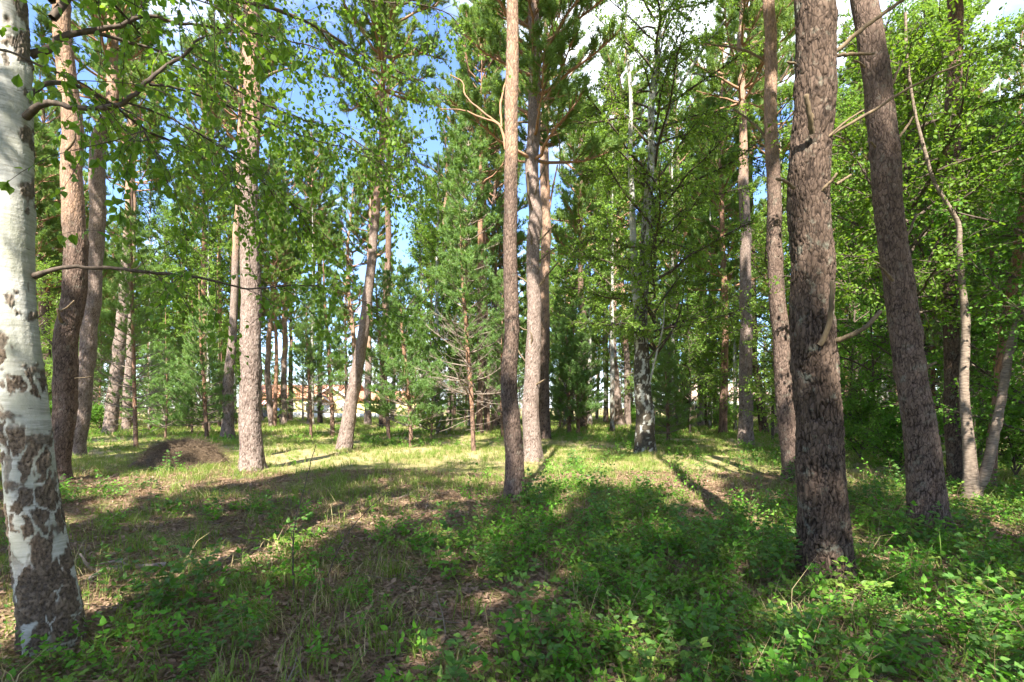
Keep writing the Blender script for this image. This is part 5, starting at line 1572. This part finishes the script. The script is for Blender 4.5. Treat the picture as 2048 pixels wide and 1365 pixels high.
# litter
lits = [litter_patch(660 + k) for k in range(5)]
x_, y_ = wedge(9000, 2.2, 12, g, 1.12, 1.6)
do_scatter('leaf_litter', 'brown fallen leaves, needles and twigs on the ground', lits, x_, y_, g, .7, 1.3, .05)
def twig_bit(seed):
    g_ = np.random.default_rng(seed); a_ = Acc(); l_ = g_.uniform(.12, .4)
    p_ = bend_path([0, 0, .012], [1, 0, .03], l_, 5, g_, 0, .35); p_[:, 2] = np.abs(p_[:, 2]) + .006
    a_.tube(p_, np.linspace(.0042, .0018, 6), 4)
    for q_ in range(2):
        a_.tube(bend_path(p_[2 + q_], norm(np.array([1, g_.normal(), .25])), l_ * .35, 3, g_, 0, .3), [.002, .0016, .0012, .0008], 3)
    return a_.mesh('fallen_twig', M_GREYTWIG if seed % 2 else M_DEAD)


tb = [twig_bit(690 + k) for k in range(6)]
x_, y_ = wedge(900, 2.3, 13, g, 1.12, 1.6)
do_scatter('fallen_twigs', 'small dry twigs strewn over the forest floor', tb, x_, y_, g, .6, 1.3, .06)
stalks = [grass_tuft(670 + k, 4, .34, .05, M_STRAW, .0016, 1.3) for k in range(4)] + [grass_tuft(675 + k, 9, .3, .03, M_GRASS, .0025, 1.1) for k in range(3)]
x_, y_ = wedge(900, 2.3, 12, g, 1.12, 1.7)
do_scatter('grass_stalks', 'dry straw-coloured stalks arching over the foreground plants', stalks, x_, y_, g, .6, 1.3, .25)
# single larger plants close to the viewer
PM = [plant_mesh(680 + k, h, ns, lf) for k, (h, ns, lf) in enumerate([(.34, 5, .07), (.30, 4, .065), (.38, 5, .075)])]
spots = [(60, 1335), (130, 1290), (200, 1340), (290, 1215), (380, 1330), (520, 1250), (1690, 1260), (1780, 1200), (1850, 1270), (1930, 1330), (1990, 1240), (1600, 1310), (1740, 1340), (1490, 1330), (1380, 1290), (1250, 1320), (1120, 1250), (1040, 1330), (860, 1320), (740, 1270), (640, 1335), (1960, 1160), (2030, 1180), (1560, 1180), (1450, 1180), (980, 1180), (300, 1290), (1840, 1360)]
for k, (px, py) in enumerate(spots):
    q = P(px, py, dpx(py))
    o = link('leafy_plant', PM[k % 3], None, (q[0], q[1], GZ(q[0], q[1])), (0, 0, k * 1.9), .6 + .35 * ((k * 37) % 10) / 10)
    tag(o, 'broad-leaved green seedling standing up from the foreground plants', 'plant', 'broad-leaved seedlings in the foreground')


# ------------------------------------------------------------------ labels that tell look-alikes apart
ORD = ['leftmost', 'second', 'third', 'fourth', 'fifth', 'sixth', 'seventh', 'eighth', 'ninth', 'tenth', 'eleventh', 'twelfth', 'thirteenth', 'fourteenth', 'fifteenth', 'sixteenth', 'seventeenth', 'eighteenth', 'nineteenth', 'twentieth'] + [w for t_ in ('twent', 'thirt', 'fort', 'fift') for w in ([] if t_ == 'twent' else [t_ + 'ieth']) + [t_ + 'y-' + u for u in ('first', 'second', 'third', 'fourth', 'fifth', 'sixth', 'seventh', 'eighth', 'ninth')]]
MARKS = [(60, 'white birch'), (135, 'brown plated pine'), (235, 'grey leaning pine'), (350, 'ant mound'), (500, 'tall pale pine'), (705, 'curved leaning pine'), (875, 'dark broken birch'), (1022, 'slim middle pine'), (1075, 'stout centre pine'), (1288, 'forked birch'), (1491, 'cool-grey pine'), (1640, 'foreground giant'), (1820, 'left-leaning thick pine'), (1940, 'crooked pale birch')]
BASE = {'bushy young pines': 'bushy young pine', 'leafy trees in the right thicket': 'shaded broadleaf tree of the right thicket', 'leafy trees among the distant pines': 'low leafy tree among distant pines',
        'bushes in the right thicket': 'leafy bush of the right thicket', 'distant bushes': 'small distant leafy bush', 'broad-leaved seedlings in the foreground': 'broad-leaved foreground seedling', 'birches in the distant stand': 'light green distant birch', 'young pines in the right thicket': 'shaded young pine of the right thicket'}
for grp, base in BASE.items():
    ms = [(1024 + o.location.x / o.location.y * F, o) for o in scene.objects if o.get('group') == grp]
    for k, (px, o) in enumerate(sorted(ms, key=lambda t: t[0])):
        mk_ = min(MARKS, key=lambda m: abs(m[0] - px))[1]
        o['label'] = '%s, %s, near the %s' % (base, 'leftmost' if k == 0 else ORD[min(k, len(ORD) - 1)] + ' from the left', mk_)
ZONE = {'pines in the distant stand': 'tall slim pine of the distant stand', 'pines in the far wood': 'pine of the far wood', 'birches in the far wood': 'birch of the far wood',
        'leafy trees at the far end of the clearing': 'low leafy tree at the far end of the clearing', 'young pines at the far end of the clearing': 'bushy young pine at the far end of the clearing'}
for grp, base in ZONE.items():
    for o in [o for o in scene.objects if o.get('group') == grp]:
        px = 1024 + o.location.x / o.location.y * F
        o['label'] = '%s, seen behind the %s' % (base, min(MARKS, key=lambda m: abs(m[0] - px))[1])
